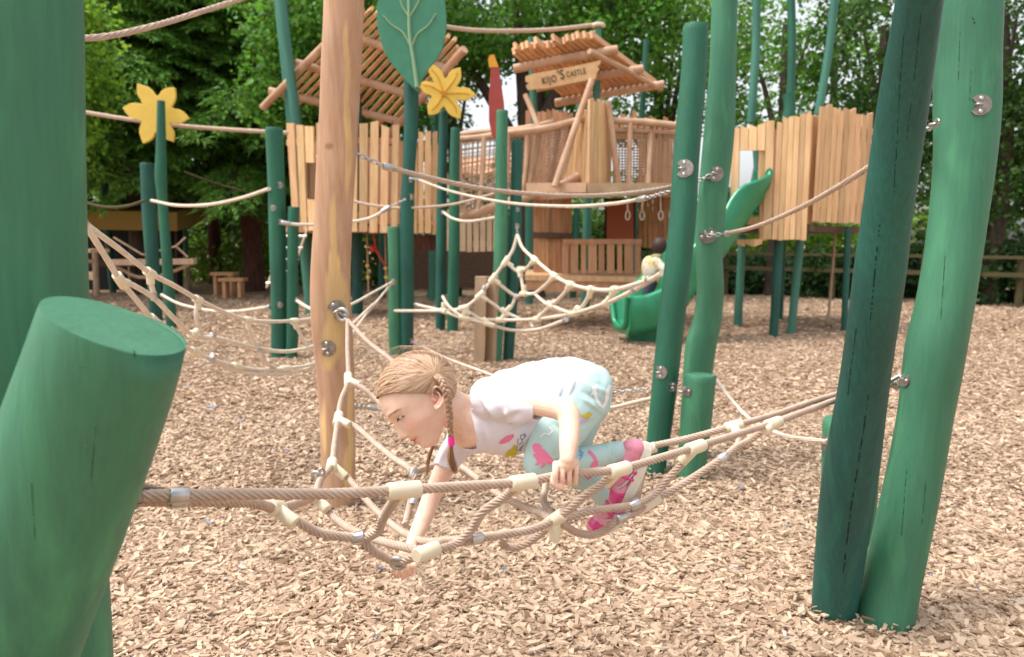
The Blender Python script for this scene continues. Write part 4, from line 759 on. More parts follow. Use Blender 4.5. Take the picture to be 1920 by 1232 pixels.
# --- slide
def slide():
    c = [(1392, 352, 9.55), (1388, 378, 9.45), (1362, 422, 9.35), (1318, 486, 9.2), (1268, 552, 9.1), (1236, 588, 9.0), (1204, 606, 8.95), (1164, 610, 8.9)]
    q = spline([P(*p) for p in c], .06); T, _, _ = frames(q); R = root('slide', q[-1]*[1, 1, 0], 'glossy green plastic slide curving down from the plank fort', 'slide')
    side = V((.62, -.78, 0)); prof = [(-.36, .34), (-.33, .38), (-.29, .34), (-.22, .05), (-.10, -.01), (0, -.02), (.10, -.01), (.22, .05), (.29, .34), (.33, .38), (.36, .34), (.31, 0), (.22, -.09), (0, -.10), (-.22, -.09), (-.31, 0)]
    vs = []; n = len(prof)
    for i, p in enumerate(q):
        t = T[i]; s = unit(np.cross(t, (0, 0, 1))) if i < 0 else None
        h = unit(np.cross(V((0, 0, 1)), t*V((1, 1, 0))+V((1e-6, 0, 0)))); u = unit(np.cross(t, h)); u = u if u[2] > 0 else -u
        k = 1.0 if i < len(q)-4 else 1.06; hgt = 1.0
        if i > len(q)-10: hgt = 1.0
        vs += [p+h*a*k+u*b*(hgt if b > .1 else 1) for a, b in prof]
    fs = [(i*n+j, i*n+(j+1) % n, (i+1)*n+(j+1) % n, (i+1)*n+j) for i in range(len(q)-1) for j in range(n)]
    mb = MB(); mb.add(vs, fs, True); mb.f += [tuple(range(n)), tuple((len(q)-1)*n+j for j in reversed(range(n)))]; mb.sm += [False, False]; e_ = V(vs[-n:]); c0_ = e_.mean(0); cd_ = unit(T[-1])
    for k_ in range(n): pass
    mb.tube(np.vstack([e_[1:10]+cd_*.01]), .035, 8); mb.build('chute', M['slide'], R)
    for sg in (-1, 1):     # raised entry wings
        w = MB(); a = P(1390, 352, 9.45)+V((sg*.23, 0, 0)); w.tube(spline([a+V((-.08, -.1, -.32)), a+V((-.02, -.02, -.12)), a+V((0, .05, .12)), a+V((0, .08, .2))], .03), .05, 10); w.build('entry_wing', M['slide'], R)
    lp = MB(); e = q[-1]; f2 = unit(T[-1]); h = unit(np.cross((0, 0, 1), f2)); lp.tube(spline([e+h*.3+V((0, 0, .26)), e+h*.24+f2*.14+V((0, 0, .1)), e+f2*.2+V((0, 0, .0)), e-h*.24+f2*.14+V((0, 0, .1)), e-h*.3+V((0, 0, .26))], .04), .04, 10)
    bs = MB(); p = P(1200, 625, 8.95); bs.box(V((p[0]+.05, p[1]+.15, .06)), (.18, 0, 0), (0, .1, 0), (0, 0, .07)); bs.build('foot', M['slide'], R)
slide()

# ================================================================= FAR LEFT: shelter, benches, trampoline
SH = root('shelter', P(240, 560, 17)*[1, 1, 0], 'open dark shelter with a yellow roof edge beneath the trees at far left', 'shelter')
mb = MB(); mb.prism([P(140, 430, 16.5), P(332, 433, 16.5), P(332, 398, 16.5), P(140, 394, 16.5)], (0, 2.5, .35)); mb.build('roof', M['shade_roof'], SH)
mb = MB(); mb.plank(P(140, 552, 19), P(340, 552, 19), P(340, 420, 19), P(140, 420, 19), -.1); mb.build('shade_backdrop', M['black'], SH)  # near-black sheet painted as the shade inside the shelter
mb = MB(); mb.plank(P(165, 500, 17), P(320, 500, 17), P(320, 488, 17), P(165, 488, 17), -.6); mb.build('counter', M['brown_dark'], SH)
for x in (176, 330): gpole(SH, x, 430, x, 550, 5, 'brown_dark')
BN = root('play_table', P(165, 560, 11.5)*[1, 1, 0], 'pale timber play table with posts at the left edge behind the huge green post', 'table')
mb = MB(); mb.box(P(150, 470, 10.5), (.28, 0, 0), (0, .25, 0), (0, 0, .025)); mb.build('tabletop', M['grey_wood'], BN)
mb = MB(); mb.box(P(150, 490, 10.5), (.1, 0, 0), (0, .2, 0), (0, 0, .025)); mb.build('shelf', M['grey_wood'], BN)
mb = MB(); mb.beam(P(140, 517, 10.3), P(176, 517, 10.3), .05, .11); mb.build('rail', M['grey_wood'], BN)
for x in (157, 182): gpole(BN, x-4, 466, x, 556, 11, 'grey_wood', name='leg')
TR = root('nest_swing', P(285, 540, 13.5)*[1, 1, 0], 'low wooden beam with a grey net hung below it, in the shade at left', 'play frame')
mb = MB(); mb.beam(P(204, 492, 13), P(366, 490, 13), .15, .1); mb.build('beam', M['grey_wood'], TR)
mb = MB(); mb.tube(spline([P(215, 498, 13), P(260, 520, 13.2), P(310, 514, 13.2), P(355, 496, 13)], .2), .03, 8); mb.build('net_edge', M['grey_wood'], TR)
for a, b in (((213, 445), (268, 478)), ((268, 478), (330, 462)), ((330, 462), (352, 482)), ((330, 462), (348, 445))):
    mb = MB(); mb.tube([P(*a, 13.2), P(*b, 13.2)], .018, 6); mb.build('net_rope', M['grey_wood'], TR)
for x in (245, 352): gpole(TR, x, 495, x, 545, 9, 'grey_wood', name='leg')
for i, (x, y, lab) in enumerate(((420, 513, 'orange-brown bench by the thinner trunk'), (437, 524, 'lower orange-brown bench by the thick red trunk'))):
    b = root('bench', P(x, y+20, 17)*[1, 1, 0], lab, 'bench'); mb = MB(); mb.box(P(x, y, 17-i), (.26, 0, 0), (0, .16, 0), (0, 0, .035)); mb.build('seat', M['slat'], b)
    for s_ in (-1, 1):
        p = P(x+s_*14, y, 17-i); mb = MB(); mb.box(V((p[0], p[1], p[2]/2)), (.035, 0, 0), (0, .12, 0), (0, 0, p[2]/2-.03)); mb.build('leg', M['slat'], b)
# white house seen through the bridge
HS = root('house', P(895, 470, 45)*[1, 1, 0], 'white house with dark windows seen through the bridge netting', 'house')
mb = MB(); c = P(897, 345, 45); mb.box(V((c[0], 48, 2.6)), (2.6, 0, 0), (0, 3, 0), (0, 0, 2.6)); mb.build('wall', M['white_wall'], HS)
mb = MB(); mb.prism([V((c[0]-2.9, 44.6, 5.1)), V((c[0]+2.9, 44.6, 5.1)), V((c[0]+2.9, 48, 6.4)), V((c[0]-2.9, 48, 6.4))], (0, 0, .15)); mb.build('roof', M['board_red'], HS)
for x in (877, 891, 905):
    mb = MB(); p = P(x, 358, 44.97); mb.box(p, (.17, 0, 0), (0, .03, 0), (0, 0, .3)); mb.build('window', M['dark_glass'], HS)

# ================================================================= FENCE on the right
FN = root('fence', (6, 15, 0), 'mossy brown two-rail fence along the hedge at right', 'fence')
def gp(x, z, Y): k = (x-960)/F*Y; return V((k, Y, z))
for z, h in ((.92, .06), (.6, .085)):
    mb = MB(); mb.beam(gp(1180, z+.05, 18.5), gp(2150, z, 12.6), .05, h); mb.build('rail', M['rail'], FN)
for x in (1240, 1360, 1560, 1730, 1912, 2080):
    Y = 1/np.interp(x, [1180, 2150], [1/18.5, 1/12.6]); mb = MB(); mb.box(gp(x, .45, Y+.08), (.045, 0, 0), (0, .045, 0), (0, 0, .5)); mb.build('fence_post', M['rail'], FN)
FB = root('fence', (-4, 24, 0), 'dark rail fence in the shade behind the playhouses at left', 'fence')
for z in (.5, 1.0):
    mb = MB(); mb.beam(V((-14, 23, z)), V((5, 23, z)), .05, .1); mb.build('rail', M['rail'], FB)
for i in range(10):
    mb = MB(); mb.box(V((-13.5+2*i, 23.08, .55)), (.05, 0, 0), (0, .05, 0), (0, 0, .6)); mb.build('fence_post', M['rail'], FB)
st = MB(); g0 = G(1552, 607); st.tube([g0-V((0, 0, .05)), P(1566, 440, g0[1])], .02, 8); tag(st.build('stake', M['grey_wood']), 'thin bare stake standing in front of the right fence', 'stake')
# ================================================================= TREES
def leaf_quads(c, size, droop=.08, aspect=.72, dirs=None, nup=1.2):
    n = len(c); d = RNG.normal(size=(n, 3)) if dirs is None else dirs+RNG.normal(size=(n, 3))*.35
    d[:, 2] -= droop; d /= np.linalg.norm(d, axis=1)[:, None]
    nn = RNG.normal(size=(n, 3)); nn[:, 2] += nup; s = np.cross(d, nn); s /= np.maximum(np.linalg.norm(s, axis=1), 1e-6)[:, None]; nrm = np.cross(s, d)
    L = (size*RNG.lognormal(0, .25, n))[:, None]; w = L*aspect*.5
    v = np.stack([c, c+d*L*.45+s*w+nrm*L*.06, c+d*L, c+d*L*.45-s*w+nrm*L*.06], 1); return v.reshape(-1, 3)
def crown_pts(blobs, n, sub=40, spread=.33):
    """blobs: (x,y,z, rx,ry,rz, weight). leaves gathered in clumps on the blob volumes"""
    out = []; w = np.array([b[6] for b in blobs]); w = w/w.sum()
    for b, k in zip(blobs, w):
        m = max(1, int(n*k/sub)); u = RNG.normal(size=(m, 3)); u /= np.linalg.norm(u, axis=1)[:, None]; r = RNG.uniform(.35, 1, m)**.6
        cc = V(b[:3])+u*r[:, None]*V(b[3:6]); cl = np.repeat(cc, sub, 0); q = RNG.normal(size=(len(cl), 3))*spread; q[:, 2] *= .55; out.append(cl+q)
    return np.vstack(out)
def foliage(name, pts, size, m, parent, **k):
    v = leaf_quads(pts, size, **k)-wloc(parent); f = np.arange(len(v)).reshape(-1, 4); me = np_mesh(name, v, f); o = link(name, me, M[m], parent); return o
def trunk_mesh(R, base, top, r0, r1, m, limbs=(), flare=1.35, bend=.15):
    mb = MB(); b, t = V(base), V(top); mid = (b+t)/2+V((RNG.uniform(-bend, bend), RNG.uniform(-bend, bend), 0)); b2 = b-V((0, 0, .2))
    q = spline([b2, b+(t-b)*.06, mid, t], .3); n = len(q); rr = np.linspace(r0, r1, n); rr[0] *= flare; rr[1] *= 1+(flare-1)*.5
    mb.tube(q, rr, 18, wob=.06); mb.build('trunk', M[m], R)
    for a, e, r in limbs:
        lb = MB(); a, e = V(a), V(e); md = (a+e)/2+V((0, 0, .25)); s = spline([a, md, e], .25); lb.tube(s, np.linspace(r, r*.3, len(s)), 10, wob=.08); lb.build('limb', M[m], R)
def tree(label, px, Y, trunk_r, blobs, n, size, m, bark='bark', H=8, base_py=None, sub=40, spread=.33, limbs=4, **k):
    x = (px-960)/F*Y; R = root('tree', (x, Y, 0), label, 'tree', 'trees round the playground')
    B = [(x+b[0], Y+b[1], b[2], b[3], b[4], b[5], b[6] if len(b) > 6 else b[3]*b[5]) for b in blobs]
    lim = []
    for i in range(limbs):
        b = B[i % len(B)]; z0 = max(1.6, b[2]*.55); lim.append(((x, Y, z0), (b[0]+RNG.uniform(-.5, .5)*b[3], b[1]+RNG.uniform(-.4, .4)*b[4], b[2]+RNG.uniform(-.3, .5)*b[5]), trunk_r*.4))
    trunk_mesh(R, (x, Y, 0), (x+RNG.uniform(-.3, .3), Y, H), trunk_r, trunk_r*.45, bark, lim)
    foliage('crown', crown_pts(B, n, sub, spread), size, m, R, **k); return R
def conifer(label, px, Y, r, zlow, ztop, R0, nbr, size, seed_shift=0, front=True, tr='bark_red', Hh=10):
    x = (px-960)/F*Y; R = root('conifer_tree', (x, Y, 0), label, 'conifer', 'trees round the playground'); trunk_mesh(R, (x, Y, 0), (x+.1, Y, Hh), r, r*.45, tr, (), flare=1.7, bend=.05)
    pts = []; dirs = []; bm_ = MB()
    for i in range(nbr):
        z = zlow+(ztop-zlow)*RNG.random(); a = RNG.uniform(0, 2*math.pi)
        if front and RNG.random() < .6: a = RNG.uniform(math.pi, 2*math.pi)
        Lb = R0*(1-.45*(z-zlow)/(ztop-zlow+.01))*RNG.uniform(.6, 1.1); h = V((math.cos(a), math.sin(a), 0)); side = V((-h[1], h[0], 0))
        q = np.array([V((x, Y, z))+h*Lb*t+V((0, 0, 1))*(.25*Lb*t-.55*Lb*t*t+.12*max(0, t-.75)*Lb) for t in np.linspace(0, 1, 9)])
        bm_.tube(q[:8], np.linspace(.045, .012, 8), 5)
        for t in np.arange(.22, 1.0, .055):
            k = t*8; i0 = int(k); c = q[i0]+(q[min(8, i0+1)]-q[i0])*(k-i0)
            for sg in (-1, 1):
                if RNG.random() < .12: continue
                ls = Lb*.30*(1.15-t)*RNG.uniform(.7, 1.25)+.18; dv = unit(h*.75+side*sg*RNG.uniform(.5, 1.1)+V((0, 0, -.12)))
                m_ = max(5, int(ls/.026)); tt = np.linspace(.05, 1, m_)
                cc = c+np.outer(tt*ls, dv); cc[:, 2] -= .35*ls*tt**2
                s2 = np.cross(dv, (0, 0, 1))
                for s3 in (-1, 1):
                    pts.append(cc+RNG.normal(size=cc.shape)*.012); dirs.append(np.tile(unit(dv+s2*s3*.8+V((0, 0, -.35))), (m_, 1)))
        tip = q[-1]; 
    foliage('crown', np.vstack(pts), size, 'needle', R, dirs=np.vstack(dirs), droop=.12, aspect=.26, nup=3.5); bm_.build('branches', M['bark'], R); return R
# left: the two conifers with red-brown trunks and what hangs around them
conifer('conifer with the thick red-brown trunk behind the left playhouse', 476, 18.6, .27, 2.7, 7.5, 3.9, 100, .17)
conifer('conifer with the thinner red-brown trunk, second from the thick one', 405, 22, .2, 2.6, 8.5, 4.2, 80, .19)
conifer('conifer with low drooping fronds above the far left shelter', 262, 17.6, .22, 2.5, 7.5, 3.6, 100, .17, tr='bark')
tree('bright leafed tree between the huge green post and the conifers', 130, 13.5, .14, [(-.3, 0, 4.6, 1.3, 1.2, 1.9), (.1, 0, 3.1, .5, .6, .8, .4)], 12000, .10, 'leaf_b', H=5, spread=.2)
tree('fresh green tree right behind the left roof', 640, 15, .15, [(0, 0, 5.2, 1.5, 1.2, 1.5), (-.6, -.3, 4.0, 1.0, .8, .8), (.7, 0, 3.7, .9, .8, .6)], 22000, .11, 'leaf_a', H=5, spread=.25)
# broad tree behind the sign tower
tree('big broad-leaved tree with a dark trunk behind the red paddle sign', 985, 16.5, .42, [(0, 0, 6.4, 3.4, 2.2, 1.5, 5), (-1.6, .5, 5.3, 1.3, 1.2, .9, 1.4), (1.9, -.6, 5.6, 1.9, 1.3, 1.1, 2.6), (.6, 1.2, 4.4, .7, .9, .6, .5)], 20000, .12, 'leaf_a', H=6.5, spread=.24, limbs=6)
tree('leafy tree above the right playhouse roof', 1240, 20, .22, [(0, 0, 6.6, 2.9, 2, 1.6, 4), (.7, 0, 4.9, 1.5, 1.2, .9, 1.0), (-1.2, 0, 4.4, .9, .9, .6, .5)], 8500, .13, 'leaf_a', H=7, spread=.3)
tree('tree with sunlit gaps behind the tall poles of the fort', 1450, 17, .2, [(0, 0, 5.9, 2.0, 1.6, 1.5, 3), (1.0, 0, 4.3, 1.2, 1.1, .9, 1.0), (-.4, -.2, 4.0, 1.0, .9, .6, .6)], 5200, .11, 'leaf_a', H=6, spread=.22)
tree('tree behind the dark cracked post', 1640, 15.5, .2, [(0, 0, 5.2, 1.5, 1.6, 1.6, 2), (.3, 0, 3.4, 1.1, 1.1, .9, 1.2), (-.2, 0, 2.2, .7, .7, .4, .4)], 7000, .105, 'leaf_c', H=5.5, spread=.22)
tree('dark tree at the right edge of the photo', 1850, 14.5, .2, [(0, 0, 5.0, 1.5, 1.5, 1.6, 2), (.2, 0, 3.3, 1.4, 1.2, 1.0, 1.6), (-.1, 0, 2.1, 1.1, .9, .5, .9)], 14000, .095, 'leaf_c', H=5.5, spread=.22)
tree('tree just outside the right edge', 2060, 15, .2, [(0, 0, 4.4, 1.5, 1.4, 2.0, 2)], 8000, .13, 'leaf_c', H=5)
tree('thin tree seen between the left roof and the leaf sign', 860, 24, .2, [(0, 0, 7.5, 2.4, 1.5, 1.6, 3), (-1, 0, 4.9, 1.2, 1, .9, .8)], 7500, .14, 'leaf_c', H=8, spread=.3)
tree('tree far back behind the right fort', 1560, 24, .22, [(0, 0, 6.6, 2.6, 2, 2.0, 3), (1.5, 0, 4.2, 1.5, 1.2, .9, 1)], 3600, .14, 'leaf_a', H=7, spread=.3)
# woodland mass and hedge
def mass(name, label, cat, boxes, n, size, m, sub=30, spread=.35):
    out = []; wt = np.array([(b[1]-b[0])*(b[5]-b[4]) for b in boxes]); wt = wt/wt.sum()
    for b, k in zip(boxes, wt):
        c = max(1, int(n*k/sub)); cc = np.stack([RNG.uniform(b[0], b[1], c), RNG.uniform(b[2], b[3], c), b[4]+(b[5]-b[4])*RNG.random(c)], 1); cl = np.repeat(cc, sub, 0); out.append(cl+RNG.normal(size=cl.shape)*spread*V((1, 1, .6)))
    pts = np.vstack(out); pts[:, 2] = np.abs(pts[:, 2]); c = V((pts[:, 0].mean(), pts[:, 1].mean(), 0)); v = leaf_quads(pts, size)-c; me = np_mesh(name, v, np.arange(len(v)).reshape(-1, 4)); o = link(name, me, M[m]); o.location = c; tag(o, label, cat, kind='stuff')
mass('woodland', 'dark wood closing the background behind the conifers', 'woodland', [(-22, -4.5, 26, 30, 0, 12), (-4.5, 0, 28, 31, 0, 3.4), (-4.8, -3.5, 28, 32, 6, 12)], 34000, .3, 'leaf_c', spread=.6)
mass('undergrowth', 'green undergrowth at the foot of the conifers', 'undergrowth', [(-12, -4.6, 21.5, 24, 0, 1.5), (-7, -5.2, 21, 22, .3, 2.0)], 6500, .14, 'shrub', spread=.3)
mass('undergrowth', 'shaded undergrowth below the tower behind the dark shade panel', 'undergrowth', [(-4, 4, 19, 21, 0, 1.7)], 6500, .16, 'leaf_c', spread=.3)
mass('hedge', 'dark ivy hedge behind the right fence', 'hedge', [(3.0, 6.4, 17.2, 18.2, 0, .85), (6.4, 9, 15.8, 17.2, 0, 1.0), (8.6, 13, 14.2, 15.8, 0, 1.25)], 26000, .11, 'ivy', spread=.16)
mass('hedge', 'bright yellow-green shrubs beneath the plank fort', 'hedge', [(4.2, 10.5, 19.5, 21.5, .3, 2.1), (1.6, 4.5, 20, 22, .2, 3.0)], 13000, .14, 'shrub', spread=.25)
mass('woodland', 'far trees beyond the right hedge', 'woodland', [(11, 26, 24, 30, 0, 5), (2, 14, 34, 40, 0, 2.2)], 9000, .3, 'leaf_c', spread=.7)
# ================================================================= PEOPLE
def blob_mesh(mb, voxel, smooth=4, fac=.5):
    me = bpy.data.meshes.new('tmp'); me.from_pydata(mb.v, [], mb.f); b_ = bmesh.new(); b_.from_mesh(me); bmesh.ops.remove_doubles(b_, verts=b_.verts, dist=1e-6); b_.to_mesh(me); b_.free(); o = bpy.data.objects.new('tmp', me); COL.objects.link(o)
    r = o.modifiers.new('r', 'REMESH'); r.mode = 'VOXEL'; r.voxel_size = voxel; r.use_smooth_shade = True
    if smooth: s = o.modifiers.new('s', 'SMOOTH'); s.factor = fac; s.iterations = smooth
    bpy.context.view_layer.update(); out = bpy.data.meshes.new_from_object(o.evaluated_get(bpy.context.evaluated_depsgraph_get())); bpy.data.objects.remove(o); return out
def me_arr(me): a = np.zeros(len(me.vertices)*3, np.float32); me.vertices.foreach_get('co', a); return a.reshape(-1, 3).astype(float)
def limb(mb, pts, radii, seg=18, flat=None):     # rounded tapered limb: pts (px,py,Y) radii in photo px
    w = [P(*p) for p in pts]; r = [q*mpp(p[2]) for q, p in zip(radii, pts)]
    s = spline([[*a, b] for a, b in zip(w, r)], .012); mb.tube(s[:, :3], s[:, 3], seg, flat=flat)
    mb.sph(w[0], r[0]*.995); mb.sph(w[-1], r[-1]*.995)
def ellpx(mb, px, py, Y, rx, ry, rd, ang=0):     # radii: rx, ry photo px in the picture plane (rotated ang), rd metres in depth
    k = mpp(Y); c, s = math.cos(ang), math.sin(ang); mb.ell(P(px, py, Y), V((c, 0, -s))*rx*k, V((0, rd, 0)), V((s, 0, c))*ry*k, 24, 16)
def from_mesh(me, parent, name, m, col=None, sm=True):
    base = wloc(parent); me.transform(Matrix.Translation(Vector(-base))); me.name = name; me.materials.clear()
    if col is not None: setcol(me, col)
    return link(name, me, M[m], parent)
GB = G(960, 900); GIRL = root('person', (.02, 1.8, 0), 'girl in a white T-shirt and mint dinosaur leggings crawling over the rope net', 'girl')
# ---- head in its own frame (photo px units): u up from chin, g forward, s towards the camera
HY = 1.74; kx = mpp(HY)*1.006
F2 = np.array([-.786, .618]); U2 = np.array([-.618, -.786])       # image-plane axes (x right, y down)
XR = RT; DN = -UP
Fv0 = F2[0]*XR+F2[1]*DN; Uv = U2[0]*XR+U2[1]*DN; Sv0 = -FW
YAW = math.radians(20); Fv = Fv0*math.cos(YAW)+Sv0*math.sin(YAW); Sv = -Fv0*math.sin(YAW)+Sv0*math.cos(YAW)
HCn = P(794, 742, HY)      # u=83, g=0
def hp(u, g, s=0): return HCn+Uv*(u-83)*kx+Fv*g*kx+Sv*s*kx
fu = [(-4, 38), (-2, 46), (1, 53), (5, 58.5), (12, 63), (20, 64.5), (31, 67.5), (40, 68.5), (50, 71), (60, 73), (73, 75), (80, 77.5), (89, 80), (107, 78), (120, 74), (130, 69), (145, 56), (156, 38), (163, 20), (166.5, 1)]
bu = [(-4, 36), (0, 32), (8, 18), (20, 2), (32, -16), (45, -36), (60, -55), (80, -66), (100, -70), (120, -67), (140, -55), (155, -36), (163, -18), (166.5, -1)]
wu = [(-4, 2), (-1, 12), (4, 19), (12, 25), (20, 31), (32, 40), (45, 47), (60, 52), (80, 56), (98, 58), (118, 55), (136, 47), (152, 32), (162, 16), (166.5, 1)]
def itp(t, x): return np.interp(x, [a for a, _ in t], [b for _, b in t])
def gs(x, c, w): return np.exp(-((x-c)/w)**2)
def head_surface(u, ph, off=0, feat=True):
    f, b, w = itp(fu, u), itp(bu, u), itp(wu, u); gc = np.clip(np.interp(u, [-4, 20, 60, 166], [37, 14, -4, -2]), b, f)
    c, s = np.cos(ph), np.sin(ph); e = 2/2.35
    cc = np.sign(c)*np.abs(c)**e; ss = np.sign(s)*np.abs(s)**e
    g = gc+np.where(c > 0, (f-gc+off)*cc, (gc-b+off)*cc); S = (w+off)*ss
    if feat:
        fr_ = np.clip(c*1.6, 0, 1); A = np.abs(S)
        nose = np.interp(u, [36, 40, 44, 48, 53, 60, 68, 78], [0, 4.5, 14, 17.5, 13.5, 8, 4, 0]); ws = np.interp(u, [38, 44, 50, 60, 75], [11, 10.5, 8, 6, 6.5])
        g = g+fr_*nose*np.exp(-(S/ws)**2*.9)+fr_*(3*gs(A, 9, 4)*gs(u, 43, 4))
        g = g-fr_*6.5*gs(A, 28, 13)*gs(u, 79, 7.5)+fr_*2.8*gs(A, 26, 16)*gs(u, 92, 6)
        g = g+fr_*(4.4*gs(A, 29.5, 8.5)*gs(u, 78.5, 4.8))                     # closed lids over the eyeballs
        g = g+fr_*4*gs(A, 30, 13)*gs(u, 50, 13)
        lw = np.exp(-(A/17)**4); um = 3.6*(A/17)**2
        g = g+fr_*lw*(4.6*gs(u-um, 30.5, 3.2)+4.8*gs(u-um, 22.5, 3.6)-4.5*gs(u-um, 26.4, 1.5))-fr_*2.5*gs(A, 19, 4)*gs(u, 27, 4)
        g = g-fr_*2.5*gs(S, 0, 4)*gs(u, 36, 3)-fr_*2*np.exp(-(A/15)**2)*gs(u, 16, 3)+fr_*2.5*np.exp(-(A/13)**2)*gs(u, 7, 6)
        S = S+np.sign(S)*3*gs(u, 50, 14)*gs(g, 38, 18)
    return g, S
def head_grid(nu=150, nv=140, off=0, feat=True, hi=166.5):
    uu = np.concatenate([np.linspace(-4, 10, 20)[:-1], np.linspace(10, 95, nv-60)[:-1], np.linspace(95, 166.5, 42)]); ph = np.linspace(0, 2*math.pi, nu, endpoint=False)
    U_, PH = np.meshgrid(uu, ph, indexing='ij'); g, s = head_surface(U_, PH, off, feat); return uu, U_, g, s
mb = MB()
uu, U_, g_, s_ = head_grid(); nu = U_.shape[1]; pts = HCn+(U_[..., None]-83)*kx*Uv+g_[..., None]*kx*Fv+s_[..., None]*kx*Sv
vs = pts.reshape(-1, 3); nr = len(uu); fs = [(i*nu+j, i*nu+(j+1) % nu, (i+1)*nu+(j+1) % nu, (i+1)*nu+j) for i in range(nr-1) for j in range(nu)]
k = mb.add(vs, fs, True); mb.f += [tuple(k+j for j in reversed(range(nu))), tuple(k+(nr-1)*nu+j for j in range(nu))]; mb.sm += [False, False]
# ear (near side), drawn in the picture plane then set on the side of the head
eS = 55
def ep(px, py, ds=0):   # photo px on the ear plane
    r_ = ray(px, py); o_ = HCn+Sv*(eS+ds)*kx; return CAM+r_*((o_-CAM)@Sv)/(r_@Sv)
def ep0(px, py): return ep(px, py, -4)
def epath(pts, r, ds=0): mb.tube(spline([ep(x, y, ds+(dd if len(t) > 2 else 0)) for t in pts for x, y, dd in [(t[0], t[1], t[2] if len(t) > 2 else 0)]], .002), r*kx, 8)
epath([(812, 742, 2), (810, 735, 4), (812, 729, 6), (819, 725, 8), (827, 729, 9), (832, 738, 9), (832, 749, 8), (828, 758, 6), (822, 765, 4), (817, 766, 2), (814, 760, 1)], 2.5)
epath([(817, 734, 3), (823, 738, 5), (826, 746, 5), (823, 755, 3), (818, 759, 1)], 2.2)
for cx, cy, rx, ry, ds in ((821, 746, 10, 19, -3), (813, 750, 3, 5, 1), (819, 763, 4.5, 4, 1)):
    c = ep(cx, cy, ds); a = math.radians(-14); mb.ell(c, (Fv*math.cos(a)+Uv*math.sin(a))*rx*kx, Sv*3.2*kx, (Uv*math.cos(a)-Fv*math.sin(a))*ry*kx, 16, 10)
# neck, trunk, limbs
limb(mb, [(822, 754, 1.75), (846, 766, 1.755), (872, 780, 1.765), (905, 795, 1.77)], [39, 37, 40, 48])
TOR = [((893, 790), 50, 58, .085, .5), ((925, 780), 62, 62, .10, .2), ((965, 768), 66, 66, .10, 0), ((1010, 752), 62, 62, .095, -.1), ((1055, 738), 58, 58, .098, 0), ((1090, 742), 52, 56, .105, .1)]
for (c, rx, ry, rd, a) in TOR: ellpx(mb, c[0], c[1], 1.80, rx, ry, rd, a)
near_arm = [(938, 752, 1.69), (985, 755, 1.62), (1030, 762, 1.58), (1062, 772, 1.55), (1068, 800, 1.52), (1066, 835, 1.48), (1064, 862, 1.455)]
limb(mb, near_arm, [30, 23, 21.5, 23, 20.5, 18.5, 14])
far_arm = [(868, 815, 1.86), (846, 850, 1.85), (828, 890, 1.83), (808, 935, 1.80), (793, 975, 1.74), (775, 1015, 1.66), (766, 1036, 1.60)]
limb(mb, far_arm, [26, 22, 19, 18, 17, 14, 12])
# near hand closed over the front rope
RY = Yfront(1062)
def Rq(px, dz=0, dy=0):    # point beside the front rope: dz up, dy towards the camera (metres)
    py = np.interp(px, [980, 1060, 1160], [904, 890, 880]); return P(px, py, Yfront(px))+V((0, -dy, dz))
pk_ = mpp(RY)
mb.ell(Rq(1061, .023, .006), V((1, .3, .1))*.0255, V((0, .019, 0)), V((0, 0, .0135)), 22, 14)
limb(mb, [(1064, 850, 1.47), (1063, 862, 1.46), (1062, 870, 1.455)], [14.5, 14.5, 13])
for i, fx in enumerate((1041, 1054, 1067, 1079.5)):
    L = (.9, 1.05, 1.0, .82)[i]; rf = (.0068, .0068, .0066, .006)[i]
    pth = [Rq(fx+1, .024, -.004), Rq(fx, .021, .011), Rq(fx-1, .010, .0185), Rq(fx-1.5, -.006, .0185*L), Rq(fx-1, -.0165, .011), Rq(fx, -.018, .000)]
    q = spline(pth, .003); mb.tube(q, np.linspace(rf*1.08, rf*.86, len(q)), 10); mb.sph(q[-1], rf*.86); mb.sph(q[0], rf*1.08)
q = spline([Rq(1047, .012, -.01), Rq(1036, -.002, .012), Rq(1042, -.014, .018), Rq(1052, -.018, .019)], .003); mb.tube(q, np.linspace(.0085, .0068, len(q)), 10); mb.sph(q[-1], .0068)
# far hand gripping the low ring
mb.ell(P(762, 1045, 1.55), V((.018, 0, -.008)), V((0, .016, 0)), V((.006, 0, .022)), 16, 12)
for i, (x0, x1, y1) in enumerate(((772, 768, 1075), (763, 757, 1081), (753, 746, 1080), (745, 737, 1073))):
    q = spline([P(x0, 1046, 1.53), P(x0-4, 1058, 1.505), P(x1, y1-6, 1.50), P(x1+2, y1, 1.52), P(x1+6, y1-8, 1.54)], .003); mb.tube(q, np.linspace(.0068, .0055, len(q)), 10); mb.sph(q[-1], .0055)
q = spline([P(770, 1036, 1.58), P(781, 1050, 1.52), P(776, 1062, 1.49)], .003); mb.tube(q, np.linspace(.008, .0065, len(q)), 10); mb.sph(q[-1], .0065)
